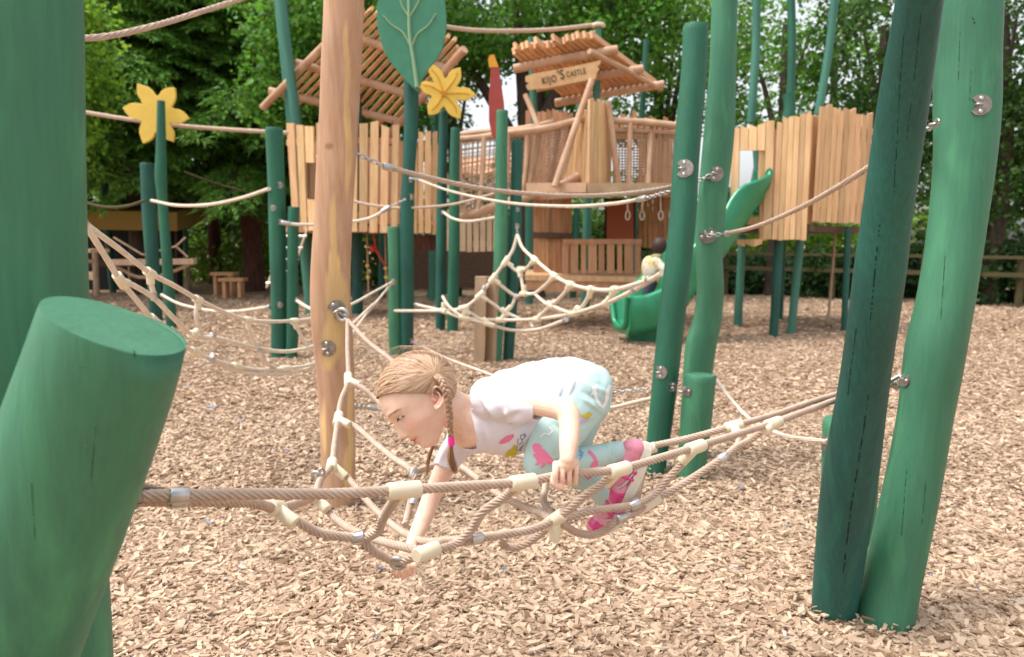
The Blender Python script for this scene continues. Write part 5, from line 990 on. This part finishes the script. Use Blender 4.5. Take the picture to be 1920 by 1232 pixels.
# legs under the leggings
near_leg = [(1088, 742, 1.76), (1060, 790, 1.72), (1030, 838, 1.69), (1014, 866, 1.68), (1045, 868, 1.70), (1090, 862, 1.73), (1135, 852, 1.76), (1176, 843, 1.79)]
limb(mb, near_leg[:4], [46, 42, 36, 29]); limb(mb, near_leg[3:], [28, 28, 21, 17, 13])
far_leg = [(1088, 742, 1.90), (1075, 800, 1.90), (1060, 860, 1.88), (1080, 884, 1.89), (1110, 906, 1.90), (1130, 935, 1.90)]
limb(mb, far_leg[:3], [44, 38, 30]); limb(mb, far_leg[2:], [30, 26, 19, 13])
body = blob_mesh(mb, .0018, 3, .5); bv = me_arr(body)
d = bv-HCn; hu = 83+(d@Uv)/kx; hg = (d@Fv)/kx; hs_ = (d@Sv)/kx
base = np.tile(V((.84, .59, .45)), (len(bv), 1))
def tint(w, c): 
    global base; w = np.clip(w, 0, 1)[:, None]; base = base*(1-w)+V(c)*w
onhead = (np.linalg.norm(d, axis=1) < .14)
tint(onhead*(hg > 40)*.95*np.exp(-(np.abs(hs_)/17)**4)*np.clip(gs(hu-3.6*(hs_/17)**2, 30, 3.2)+gs(hu-3.6*(hs_/17)**2, 23, 3.4), 0, 1), (.66, .19, .17))
tint(onhead*(hg > 40)*np.exp(-(np.abs(hs_)/18)**4)*gs(hu-3.6*(hs_/17)**2, 26.6, 1.7), (.25, .05, .045))
tint(onhead*(hg > 25)*.5*gs(np.abs(hs_), 38, 13)*gs(hu, 54, 13), (.82, .36, .29))
tint(onhead*(hg > 60)*.25*gs(hs_, 0, 10)*gs(hu, 47, 7), (.80, .36, .30))
tint(onhead*(hg > 70)*.55*gs(np.abs(hs_), 6, 3)*gs(hu, 41, 1.8), (.35, .12, .1))
ec = ep(820, 746, 4); tint(.45*np.exp(-(np.linalg.norm(bv-ec, axis=1)/(17*kx))**4), (.78, .33, .24))
tint(.5*np.exp(-(np.linalg.norm(bv-P(755, 1070, 1.52), axis=1)/.022)**2), (.80, .36, .29)); tint(.25*np.exp(-(np.linalg.norm(bv-Rq(1050, -.012, .015), axis=1)/.022)**2), (.82, .42, .34))
from_mesh(body, GIRL, 'body', 'skin', base)
# eyes: slit of the lowered gaze, lashes, brows
def surfg(u, s):
    ph = np.linspace(.001, 1.57, 400); g, S = head_surface(np.full(400, float(u)), ph); return float(np.interp(abs(s), S, g))
for sg in (1, -1):
    SP = lambda u, s, o=0.: hp(u, surfg(u, s)+o, sg*s)
    e = MB(); e.ell(SP(77.2, 29, -2.2), Fv*4.2*kx, Sv*8.2*kx, Uv*2.9*kx, 16, 10); e.build('eye', M['eye_white'], GIRL)
    e = MB(); e.ell(SP(76.6, 28, .6), Fv*2.0*kx, Sv*3.4*kx, Uv*2.3*kx, 12, 8); e.build('iris', M['lash'], GIRL)
    e = MB(); lid = [(76.2, 20), (78.2, 24), (79.0, 29), (77.8, 34), (75.8, 38.5)]; q = spline([SP(u, s, 1.1) for u, s in lid], .0015); e.tube(q, np.interp(np.linspace(0, 1, len(q)), [0, .5, 1], [.5, 1.05, .7])*kx, 6)
    for t in np.linspace(21, 38, 13):
        uu0 = np.interp(t, [20, 24, 29, 34, 38.5], [76.2, 78.2, 79, 77.8, 75.8]); a = SP(uu0, t, 1.2); b_ = SP(uu0-3.2, t+1.5, 4.6); e.tube([a, (a+b_)/2-Uv*.4*kx, b_], [.42*kx, .32*kx, .14*kx], 4)
    e.build('eyelash', M['lash'], GIRL)
    e = MB(); q = spline([SP(u+4.2, s, .1) for u, s in lid], .0015); e.tube(q, .32*kx, 5); e.build('eyelid_crease', M['brow'], GIRL)
    e = MB()
    for i in range(44):
        t = RNG.uniform(17, 41); uc = 93.2-.012*(t-25)**2+RNG.normal(0, 1.1); e.tube([SP(uc, t, .35), SP(uc+.4, t+4.5, .5)], .33*kx, 4)
    e.build('eyebrow', M['brow'], GIRL)
# ---- hair cap + strands pulled back to the plait
def hline(g): return np.interp(g, [-75, -60, -45, -28, -12, -2, 10, 25, 38, 52, 66, 82], [24, 28, 34, 44, 64, 76, 87, 99, 110, 122, 130, 135])
uu, U_, g_, s_ = head_grid(off=4.5, feat=False); keep = U_ > hline(g_)
uc = np.where(U_ > 160, U_+ (4.5), U_+4.5*np.clip((U_-120)/40, 0, 1)); pts = HCn+(uc[..., None]-83)*kx*Uv+g_[..., None]*kx*Fv+s_[..., None]*kx*Sv
cap = MB(); nu = U_.shape[1]; idx = np.arange(U_.size).reshape(U_.shape)
fs = [(idx[i, j], idx[i, (j+1) % nu], idx[i+1, (j+1) % nu], idx[i+1, j]) for i in range(len(uu)-1) for j in range(nu) if keep[i, j] and keep[i, (j+1) % nu] and keep[i+1, j]]
cap.add(pts.reshape(-1, 3), fs, True); cap.f.append(tuple(int(idx[-1, j]) for j in range(nu))); cap.sm.append(False)
capb = cap.bvh(); hc = np.tile(V((.20, .115, .07)), (len(cap.v), 1)); cap.build('hair', M['hair'], GIRL, col=hc)
HO = bpy.data.objects['hair'] if 'hair' in bpy.data.objects else None
def strands(n, side, parent):
    mb = MB(); cols = []; rootp = ep0(814, 703) if side > 0 else hp(92, -30, -50); pal = [V((.52, .325, .20)), V((.40, .23, .135)), V((.64, .43, .27)), V((.27, .14, .08)), V((.76, .57, .38))]
    for i in range(n):
        r_ = RNG.random()
        if RNG.random() < .28: ub = RNG.uniform(38, 135); st0 = hp(ub, itp(bu, ub)-3, side*RNG.uniform(0, 4))
        elif r_ < .5: u0 = None; gg = RNG.uniform(-62, 70); st0 = hp(165-((gg-0)/75)**2*34+4, gg, side*RNG.uniform(0, 3))            # from the centre parting
        elif r_ < .86:
            gg = RNG.uniform(-5, 70); ph = math.acos(np.clip((gg+3)/78, -1, 1)); ul = hline(gg)+RNG.normal(-.5, 2.8); w = itp(wu, ul)*math.sqrt(max(0, 1-max(0, (gg+4)/(itp(fu, ul)+4.5))**2.3)); st0 = hp(ul, gg, side*w)   # from the hairline
        else:
            gg = RNG.uniform(-66, -28); ul = hline(gg)+RNG.uniform(0, 4); st0 = hp(ul, gg, side*itp(wu, ul)*.8)
        path = []; lift = RNG.uniform(.3, 2.6)*kx; end = rootp+Uv*RNG.normal(0, 2.5)*kx+Fv*RNG.normal(0, 3)*kx; bow = RNG.normal(0, 2.5)*kx
        N = 13
        for t in np.linspace(0, 1, N):
            p = st0*(1-t)+end*t; p = p+Sv*side*math.sin(t*math.pi)*8*kx+Uv*math.sin(t*math.pi)*bow
            h = capb.find_nearest(Vector(p)); q_ = V(h[0]); nn = unit(q_-HCn); path.append(q_+nn*lift*(.35+.65*math.sin(min(1, t*2.2)*math.pi/2)))
        k0 = len(mb.v); mb.tube(path, np.concatenate([[.25], np.full(N-2, .5), [.4]])*kx, 4, cap=False); c = pal[RNG.choice(5, p=[.34, .22, .24, .1, .1])]*RNG.uniform(.85, 1.15); cols += [c]*(len(mb.v)-k0)
    o = mb.build('hair_strands', M['hair'], GIRL, col=np.array(cols)); return o
strands(2100, 1, None); strands(350, -1, None)
fy = MB()
for i in range(26):
    a0 = RNG.uniform(-.2, .9); x = 735+70*a0; fy.tube(spline([P(x-6, 672, HY), P(x+14, 654-RNG.uniform(0, 6), HY-.01), P(x+44, 656-RNG.uniform(0, 5), HY-.02), P(x+66, 676, HY-.01)], .01), .28*kx, 4, cap=False)
fy.build('flyaway_hair', M['hair'], GIRL, col=np.tile(V((.5, .34, .22)), (len(fy.v), 1)))
def braid(path, w, name, parent, nturn, side=1, Sdir=Sv):
    q = spline(path, .0018); T, A, B = frames(q); n = len(q); t = np.linspace(0, 1, n); obj_ = None
    for k in range(3):
        ph = t*nturn*2*math.pi+k*2*math.pi/3; wid = np.interp(t, [0, .12, 1], [w*.9, w, w*.62]); pts = []
        for i in range(n):
            lat = unit(np.cross(T[i], Sdir)); pts.append(q[i]+lat*math.sin(ph[i])*wid[i]*.62+Sdir*math.sin(2*ph[i])*wid[i]*.36)
        pts = np.array(pts); m_ = MB(); cols = []
        rr = wid*.50
        m_.tube(pts, rr, 10); c0 = [V((.40, .25, .155)), V((.46, .295, .185)), V((.34, .205, .125))][k]; cc = np.tile(c0, (len(m_.v), 1))
        for j in range(26):   # fine hairs along the lock
            a_ = RNG.uniform(0, 6.28); k0 = len(m_.v); pp = pts+np.array([ (A[i]*math.cos(a_)+B[i]*math.sin(a_))*rr[i]*.96 for i in range(n)]); m_.tube(pp[::3], .00042, 3, cap=False); cc = np.vstack([cc, np.tile(c0*RNG.uniform(.55, 1.5), (len(m_.v)-k0, 1))])
        o = m_.build(name, M['hair'], parent, col=cc)
Sg = 1.0
bp_ = [ep0(815, 704), P(825, 711, HY-.084), P(835, 730, HY-.10), P(840, 750, HY-.10), P(843, 775, HY-.095), P(844, 800, HY-.088), P(846, 822, HY-.082)]
braid(bp_, 7.6*kx, 'plait', GIRL, 5.5)
bd = MB(); bd.tube(spline([P(846, 819, HY-.082), P(846.5, 826, HY-.082), P(847, 835, HY-.081)], .002), [.0072]*len(spline([P(846, 819, HY-.082), P(846.5, 826, HY-.082), P(847, 835, HY-.081)], .002)), 14, wob=.1); bd.build('hair_band', M['band'], GIRL)
def tuft(path, n, spread, name, cset):
    m_ = MB(); cc = []
    for i in range(n):
        o1, o2, o3 = RNG.normal(size=(3, 3))*spread; L = len(path); pp = [V(p)+(o1*min(1, .4+j/L)+o2*(j/L)**2)*math.sin(math.pi*min(1, .25+.6*j/(L-1))) for j, p in enumerate(path)]
        q = spline(pp, .006); k0 = len(m_.v); m_.tube(q, np.linspace(.0009, .0002, len(q)), 3, cap=False); cc += [cset[i % len(cset)]*RNG.uniform(.7, 1.2)]*(len(m_.v)-k0)
    m_.build(name, M['hair'], GIRL, col=np.array(cc))
cs_ = [V((.50, .24, .10)), V((.38, .19, .09)), V((.56, .34, .18))]
tuft([P(847, 834, HY-.081), P(845, 848, HY-.08), P(845, 862, HY-.08), P(849, 874, HY-.08), P(853, 885, HY-.08)], 120, .0045, 'plait_end', cs_)
tuft([P(816, 826, HY+.02), P(811, 838, HY+.02), P(805, 855, HY+.02), P(801, 875, HY+.02), P(800, 892, HY+.02)], 26, .0028, 'far_plait_end', cs_)

# ---- T-shirt
def trim(me, drop):
    bm = bmesh.new(); bm.from_mesh(me); dele = [v for v in bm.verts if drop(v.co)]; bmesh.ops.delete(bm, geom=dele, context='VERTS'); bm.to_mesh(me); bm.free(); return me
mb = MB()
SH_ = [((896, 790), 52, 62, .092, .35), ((925, 779), 66, 73, .108, .12), ((960, 772), 72, 83, .112, 0), ((1000, 757), 70, 80, .108, -.1), ((1040, 745), 66, 76, .108, -.1), ((1072, 735), 58, 67, .112, 0), ((1100, 742), 50, 66, .116, .15)]
for (c, rx, ry, rd, a) in SH_: ellpx(mb, c[0], c[1], 1.80, rx, ry, rd, a)
limb(mb, [(920, 748, 1.73), (955, 752, 1.67), (985, 759, 1.625), (1013, 763, 1.60)], [44, 38, 31, 27]); limb(mb, [(1013, 763, 1.60), (1030, 765, 1.58)], [27, 26])
limb(mb, [(885, 800, 1.84), (865, 828, 1.85), (845, 856, 1.845), (832, 880, 1.835), (826, 894, 1.83)], [34, 30, 26, 23, 22])
shirt = blob_mesh(mb, .0036, 8, .55)
nc = P(856, 778, 1.76); nd = unit(P(905, 795, 1.77)-P(845, 775, 1.755)); sl_n = unit(P(1062, 772, 1.55)-P(985, 757, 1.625)); sl_c = P(1011, 763, 1.603); sf_n = unit(P(808, 935, 1.80)-P(846, 850, 1.85)); sf_c = P(829, 879, 1.835)
hemn = None
def px_of(v): d = V(v)-CAM; t = d@FW; return 960+F*(d@RT)/t, 616-F*(d@UP)/t
HEM = [(660, 1105), (690, 1101), (715, 1092), (740, 1076), (765, 1056), (790, 1034), (828, 1004), (900, 950)]
def drop(v):
    p = V(v); x, y = px_of(p); dn = (p-nc)@nd; rad = np.linalg.norm((p-nc)-nd*dn)
    # neck opening: everything in front of a scooped plane
    if x < 905 and (dn < .012+.010*math.sin((y-700)/25)) and rad < .075: return True
    if x < 893 and y > 775 and y < 842 and x < np.interp(y, [720, 740, 780, 815, 842], [862, 868, 882, 892, 893]) and p[1] < 1.80: return True
    if x < np.interp(y, [700, 730, 760], [850, 854, 868]) and y < 800: return True
    if (p-sl_c)@sl_n > 0 and x > 1000 and p[1] < 1.68 and y > 725 and np.linalg.norm(p-sl_c) < .06: return True
    if (p-sf_c)@sf_n > 0 and x < 870 and y > 850 and np.linalg.norm(p-sf_c) < .08: return True
    return x > np.interp(y, [h[0] for h in HEM], [h[1] for h in HEM]) and not ((p[1] < 1.655) and x < 1030 and 730 < y < 800)
trim(shirt, drop)
# creases: folds running from the armpit and across the belly
sv = me_arr(shirt); nrm = np.zeros(len(sv)*3, np.float32); shirt.vertices.foreach_get('normal', nrm) if len(sv) else None; nrm = nrm.reshape(-1, 3)
X, Yp = [], []
dd = sv-CAM; t = dd@FW; X = 960+F*(dd@RT)/t; Yp = 616-F*(dd@UP)/t
def fold(x0, y0, x1, y1, w, amp):
    a = np.array([x0, y0]); b = np.array([x1, y1]); ab = b-a; L = np.hypot(*ab); tt = np.clip(((X-x0)*ab[0]+(Yp-y0)*ab[1])/L**2, 0, 1); dx = X-(x0+ab[0]*tt); dy = Yp-(y0+ab[1]*tt); return 1.4*amp*np.exp(-(dx*dx+dy*dy)/w**2)*np.sin(np.pi*np.clip(.1+.8*tt, 0, 1))
disp = .0012*np.sin(X*.11+2*np.sin(Yp*.05))*np.sin(Yp*.09+1)
for a in ((905, 745, 935, 790, 6, .006), (935, 790, 975, 775, 5, -.006), (938, 795, 985, 788, 5, .006), (955, 812, 1005, 792, 6, -.004), (1055, 745, 1068, 712, 4, -.006), (1064, 750, 1078, 708, 4, .006), (1072, 748, 1087, 712, 4, -.006), (1045, 750, 1052, 720, 4, .005), (970, 835, 1010, 800, 6, .004), (985, 842, 1022, 805, 4, -.004), (900, 800, 915, 850, 6, -.004), (915, 770, 925, 800, 5, -.005), (948, 770, 955, 792, 4, .005), (845, 830, 822, 870, 4, .003), (1020, 735, 1060, 690, 9, .003), (905, 860, 960, 856, 6, .004)): disp += fold(*a)
sv = sv+nrm*disp[:, None]; shirt.vertices.foreach_set('co', sv.astype(np.float32).ravel()); shirt.update()
sbv = BVHTree.FromPolygons([Vector(p) for p in sv], [tuple(p.vertices) for p in shirt.polygons])
SHO = from_mesh(shirt, GIRL, 'shirt', 'shirt'); sd = SHO.modifiers.new('thick', 'SOLIDIFY'); sd.thickness = .0022; sd.offset = -1
# ---- leggings
mb = MB(); ellpx(mb, 1086, 741, 1.80, 62, 67, .112, .35); ellpx(mb, 1050, 755, 1.80, 50, 56, .10); ellpx(mb, 1108, 728, 1.80, 38, 46, .10, .6)
limb(mb, near_leg[:4], [60, 51, 43, 36]); limb(mb, near_leg[3:7]+[(1174, 843, 1.79)], [36, 33, 26, 22, 18]); pass
limb(mb, far_leg[:3], [58, 46, 36]); limb(mb, far_leg[2:], [36, 31, 23, 17])
leg = blob_mesh(mb, .0032, 7, .5); lv = me_arr(leg); nrm = np.zeros(len(lv)*3, np.float32); leg.vertices.foreach_get('normal', nrm); nrm = nrm.reshape(-1, 3)
dd = lv-CAM; t = dd@FW; X = 960+F*(dd@RT)/t; Yp = 616-F*(dd@UP)/t; disp = .0008*np.sin(X*.13)*np.sin(Yp*.12)
for a in ((1095, 735, 1140, 760, 4, -.004), (1090, 745, 1132, 775, 4, .004), (1100, 720, 1145, 740, 5, .003), (1040, 795, 1070, 815, 5, -.004), (1035, 850, 1060, 890, 6, -.006), (1050, 845, 1075, 880, 4, .004), (1140, 832, 1146, 868, 3, .003), (1150, 830, 1156, 866, 3, -.003), (1160, 829, 1165, 864, 3, .003), (1020, 870, 1060, 855, 5, .003), (1080, 800, 1110, 790, 5, -.003)): disp += fold(*a)
lv = lv+nrm*disp[:, None]; leg.vertices.foreach_set('co', lv.astype(np.float32).ravel()); trim(leg, lambda v: px_of(v)[0] < np.interp(px_of(v)[1], [600, 700, 760, 800, 830, 1000], [1078, 1066, 1030, 1000, 940, 900])); lv = me_arr(leg)
lbv = BVHTree.FromPolygons([Vector(p) for p in lv], [tuple(p.vertices) for p in leg.polygons])
LGO = from_mesh(leg, GIRL, 'leggings', 'legging')
# ---- prints laid on the cloth
def inside(poly, x, y):
    c = False; n = len(poly)
    for i in range(n):
        x1, y1 = poly[i]; x2, y2 = poly[(i+1) % n]
        if (y1 > y) != (y2 > y) and x < (x2-x1)*(y-y1)/(y2-y1)+x1: c = not c
    return c
def decal(bvh, poly, m, parent, step=1.2, name='print', lift=.0012, ymin=None):
    xs = [p[0] for p in poly]; ys = [p[1] for p in poly]; nx = int((max(xs)-min(xs))/step)+2; ny = int((max(ys)-min(ys))/step)+2; x0, y0 = min(xs)-step/2, min(ys)-step/2; grid = {}; mb = MB()
    def pt(i, j):
        if (i, j) not in grid:
            h, n = hit(bvh, x0+i*step, y0+j*step); grid[(i, j)] = None if h is None else len(mb.v)
            if h is not None: n = n if n@(h-CAM) < 0 else -n; mb.v.append(tuple(h+n*lift))
        return grid[(i, j)]
    for i in range(nx):
        for j in range(ny):
            if inside(poly, x0+(i+.5)*step, y0+(j+.5)*step):
                q = [pt(i, j), pt(i+1, j), pt(i+1, j+1), pt(i, j+1)]
                if None in q: continue
                vv = [V(mb.v[a]) for a in q]
                if max(np.linalg.norm(vv[0]-v_) for v_ in vv) > .012: continue
                mb.f.append(tuple(q)); mb.sm.append(True)
    if mb.f: mb.build(name, M[m], parent)
def stroke(pts, w):    # thin line as polygon
    L, R_ = [], []
    for i, (x, y) in enumerate(pts):
        a = pts[max(0, i-1)]; b = pts[min(len(pts)-1, i+1)]; dx, dy = b[0]-a[0], b[1]-a[1]; l = math.hypot(dx, dy) or 1; L.append((x-dy/l*w/2, y+dx/l*w/2)); R_.append((x+dy/l*w/2, y-dx/l*w/2))
    return L+R_[::-1]
decal(sbv, [(934, 832), (940, 824), (950, 817), (964, 813), (963, 820), (954, 828), (944, 832), (937, 832)], 'pink_print', SHO)
decal(sbv, [(946, 856), (951, 846), (959, 842), (963, 834), (967, 833), (968, 840), (970, 848), (966, 855), (956, 858)], 'yellow_print', SHO)
for pts in ([(972, 822), (970, 829), (974, 833), (979, 829), (978, 822)], [(977, 815), (975, 822), (980, 824), (984, 819), (981, 814), (978, 816)], [(970, 834), (968, 842), (973, 844), (976, 838)], [(983, 812), (986, 818)], [(975, 846), (978, 838), (981, 834)]): decal(sbv, stroke(pts, 1.5), 'grey_print', SHO, step=.6)
dino = [(998, 838), (1001, 832), (1008, 831), (1014, 834), (1017, 841), (1024, 846), (1032, 856), (1040, 864), (1050, 866), (1046, 869), (1036, 869), (1030, 870), (1024, 868), (1021, 873), (1017, 878), (1013, 877), (1017, 871), (1013, 868), (1008, 872), (1003, 872), (1007, 866), (1005, 860), (1001, 856), (1000, 851), (1005, 850), (1001, 846)]
decal(lbv, dino, 'pink_print', LGO)
decal(lbv, stroke([(1103, 846), (1110, 852), (1116, 860), (1117, 868), (1110, 872)], 6), 'pink_print', LGO); decal(lbv, [(1110, 866), (1122, 864), (1120, 874), (1106, 878)], 'pink_print', LGO)
for pts in ([(1086, 846), (1094, 850)], [(1084, 853), (1093, 855)], [(1087, 862), (1092, 850)], [(1088, 842), (1090, 858)]): decal(lbv, stroke(pts, 2), 'blue_print', LGO, step=.7)
decal(lbv, stroke([(1112, 724), (1116, 740), (1122, 757), (1130, 764), (1136, 752), (1138, 735), (1143, 722)], 7), 'white_print', LGO); decal(lbv, stroke([(1108, 740), (1116, 732), (1118, 722)], 4), 'white_print', LGO)
decal(lbv, [(1084, 776), (1094, 778), (1106, 772), (1109, 778), (1104, 784), (1094, 783)], 'yellow_print', LGO); decal(lbv, [(1084, 780), (1096, 785), (1104, 786), (1096, 792), (1084, 792)], 'lilac_print', LGO)
decal(lbv, stroke([(1030, 800), (1036, 808), (1030, 815), (1020, 813), (1014, 820)], 3), 'white_print', LGO); decal(lbv, [(1095, 888), (1106, 884), (1112, 892), (1102, 900)], 'pink_print', LGO)
# ---- shoes
def shoe(heel, toe, up, out, wid, name_parent, hk=1.0):
    """heel, toe: world points on the sole line; up: towards the ankle; wid: half width (m)"""
    heel, toe = V(heel), V(toe); a = unit(toe-heel); L = np.linalg.norm(toe-heel); u = unit(V(up)-a*V(up).dot(a)); w = np.cross(a, u)
    def q(t, h, s=0): return heel+a*L*t+u*h*hk+w*s
    Rt = MB(); prof = []; n = 22
    for k in range(n):
        th = 2*math.pi*k/n; t = .5-.53*math.cos(th); hw = wid*(.78+.26*t)*math.sin(th); prof.append(q(t, 0, hw*(1 if abs(math.sin(th)) < .99 else 1)))
    s1 = MB(); s1.prism([p-u*.013 for p in prof], u*.025); o = s1.build('shoe_sole', M['sole'], name_parent); bv_ = o.modifiers.new('b', 'BEVEL'); bv_.width = .003; bv_.segments = 2
    m_ = MB(); wi = wid*.86
    for t, h, rx, rh, rw in ((.12, .024, .020, .022, wi*.80), (.13, .036, .015, .017, wi*.66), (.24, .026, .03, .024, wi*.82), (.36, .028, .032, .026, wi*.86), (.55, .024, .032, .020, wi*.95), (.74, .018, .028, .016, wi*1.0), (.88, .015, .022, .014, wi*.9)):
        m_.ell(q(t, h), a*rx*1.15, w*rw, u*rh*hk, 18, 12)
    me = blob_mesh(m_, .0026, 5, .5); up_ = from_mesh(me, name_parent, 'shoe', 'shoe_rose')
    t_ = MB()
    for t, h, rx, rh, rw in ((.80, .0165, .031, .0165, wi*1.02), (.9, .0145, .021, .0145, wi*.9)): t_.ell(q(t, h), a*rx, w*rw, u*rh*hk, 18, 12)
    me = blob_mesh(t_, .0026, 4, .5); from_mesh(me, up_, 'toe_cap', 'shoe_pink')
    st = MB()
    for t0 in (.42, .53): 
        arc = [q(t0, .008, -wi*.99), q(t0, .030, -wi*.93), q(t0, .052-.03*(t0-.42)*4, -wi*.3), q(t0, .053-.03*(t0-.42)*4, wi*.3), q(t0, .030, wi*.93), q(t0, .008, wi*.99)]; s = spline(arc, .004); st.tube(s, .0042, 8, flat=1.0)
    st.build('strap', M['shoe_pink'], up_)
    tr = MB()
    for sg in (-1, 1): tr.tube(spline([q(.3, .012, sg*wi*.98), q(.5, .018, sg*wi*1.02), q(.66, .026, sg*wi*.98), q(.74, .03, sg*wi*.6)], .004), .0022, 6)
    tr.build('trim', M['silver_trim'], up_); pass
shoe(P(1214, 832, 1.78), P(1160, 948, 1.78), -RT*.85+UP*-.15-FW*.12, None, .037, GIRL, 1.08)
shoe(P(1186, 948, 1.90), P(1112, 998, 1.88), -RT*.35+UP*.85-FW*.25, None, .034, GIRL)

# ---- the small child on the slide
KID = root('person', P(1215, 590, 8.7)*[1, 1, 0], 'small child in a yellow patterned hooded jacket and dark trousers on the slide', 'child'); KY = 9.0
mb = MB()
ellpx(mb, 1238, 462, KY, 12, 14, .085); limb(mb, [(1236, 474, KY), (1231, 486, KY)], [6, 7]); ellpx(mb, 1222, 505, KY, 15, 26, .10, -.2); ellpx(mb, 1222, 530, KY, 15, 14, .10)
limb(mb, [(1230, 490, KY-.08), (1248, 508, KY-.15), (1268, 514, KY-.1), (1288, 511, KY)], [7, 6, 5, 4]); ellpx(mb, 1293, 510, KY, 4.5, 4, .02)
for i in range(4): limb(mb, [(1294, 509, KY), (1298+i*.5, 506+i*2.6, KY-.01), (1300+i*.3, 508+i*2.8, KY-.02)], [1.5, 1.3, 1.1], seg=8)
limb(mb, [(1294, 507, KY), (1292, 503, KY-.02)], [1.5, 1.2], seg=8)
limb(mb, [(1228, 489, KY+.1), (1245, 505, KY+.15), (1262, 515, KY+.15)], [7, 6, 4])
for dy in (-.06, .07): limb(mb, [(1221, 532, KY+dy), (1214, 552, KY+dy), (1213, 575, KY+dy)], [9, 7, 5]); limb(mb, [(1213, 577, KY+dy), (1222, 581, KY+dy)], [5, 4])
me = blob_mesh(mb, .008, 3); c = me_arr(me); from_mesh(me, KID, 'body', 'skin', np.tile(V((.74, .42, .31)), (len(c), 1)))
mb = MB(); ellpx(mb, 1221, 507, KY, 18, 28, .125, -.2); ellpx(mb, 1221, 524, KY, 18, 14, .12); limb(mb, [(1230, 490, KY-.08), (1248, 508, KY-.15), (1268, 514, KY-.1), (1284, 511, KY)], [9, 8, 7, 5.5]); limb(mb, [(1228, 489, KY+.1), (1245, 505, KY+.15)], [9, 7])
from_mesh(blob_mesh(mb, .01, 4), KID, 'jacket', 'jacket')
mb = MB(); ellpx(mb, 1230, 482, KY, 14, 7, .11, -.3); from_mesh(blob_mesh(mb, .01, 3), KID, 'hood', 'hood')
mb = MB(); ellpx(mb, 1236, 461, KY, 14.5, 16, .10); from_mesh(blob_mesh(mb, .008, 2), KID, 'hair', 'hair_dark')
mb = MB()
for dy in (-.06, .07): limb(mb, [(1221, 530, KY+dy), (1214, 552, KY+dy), (1213, 570, KY+dy)], [12, 9.5, 7])
from_mesh(blob_mesh(mb, .01, 3), KID, 'trousers', 'navy')
mb = MB()
for dy in (-.06, .07): limb(mb, [(1211, 576, KY+dy), (1222, 580, KY+dy)], [6, 5])
from_mesh(blob_mesh(mb, .01, 2), KID, 'shoes', 'sole')
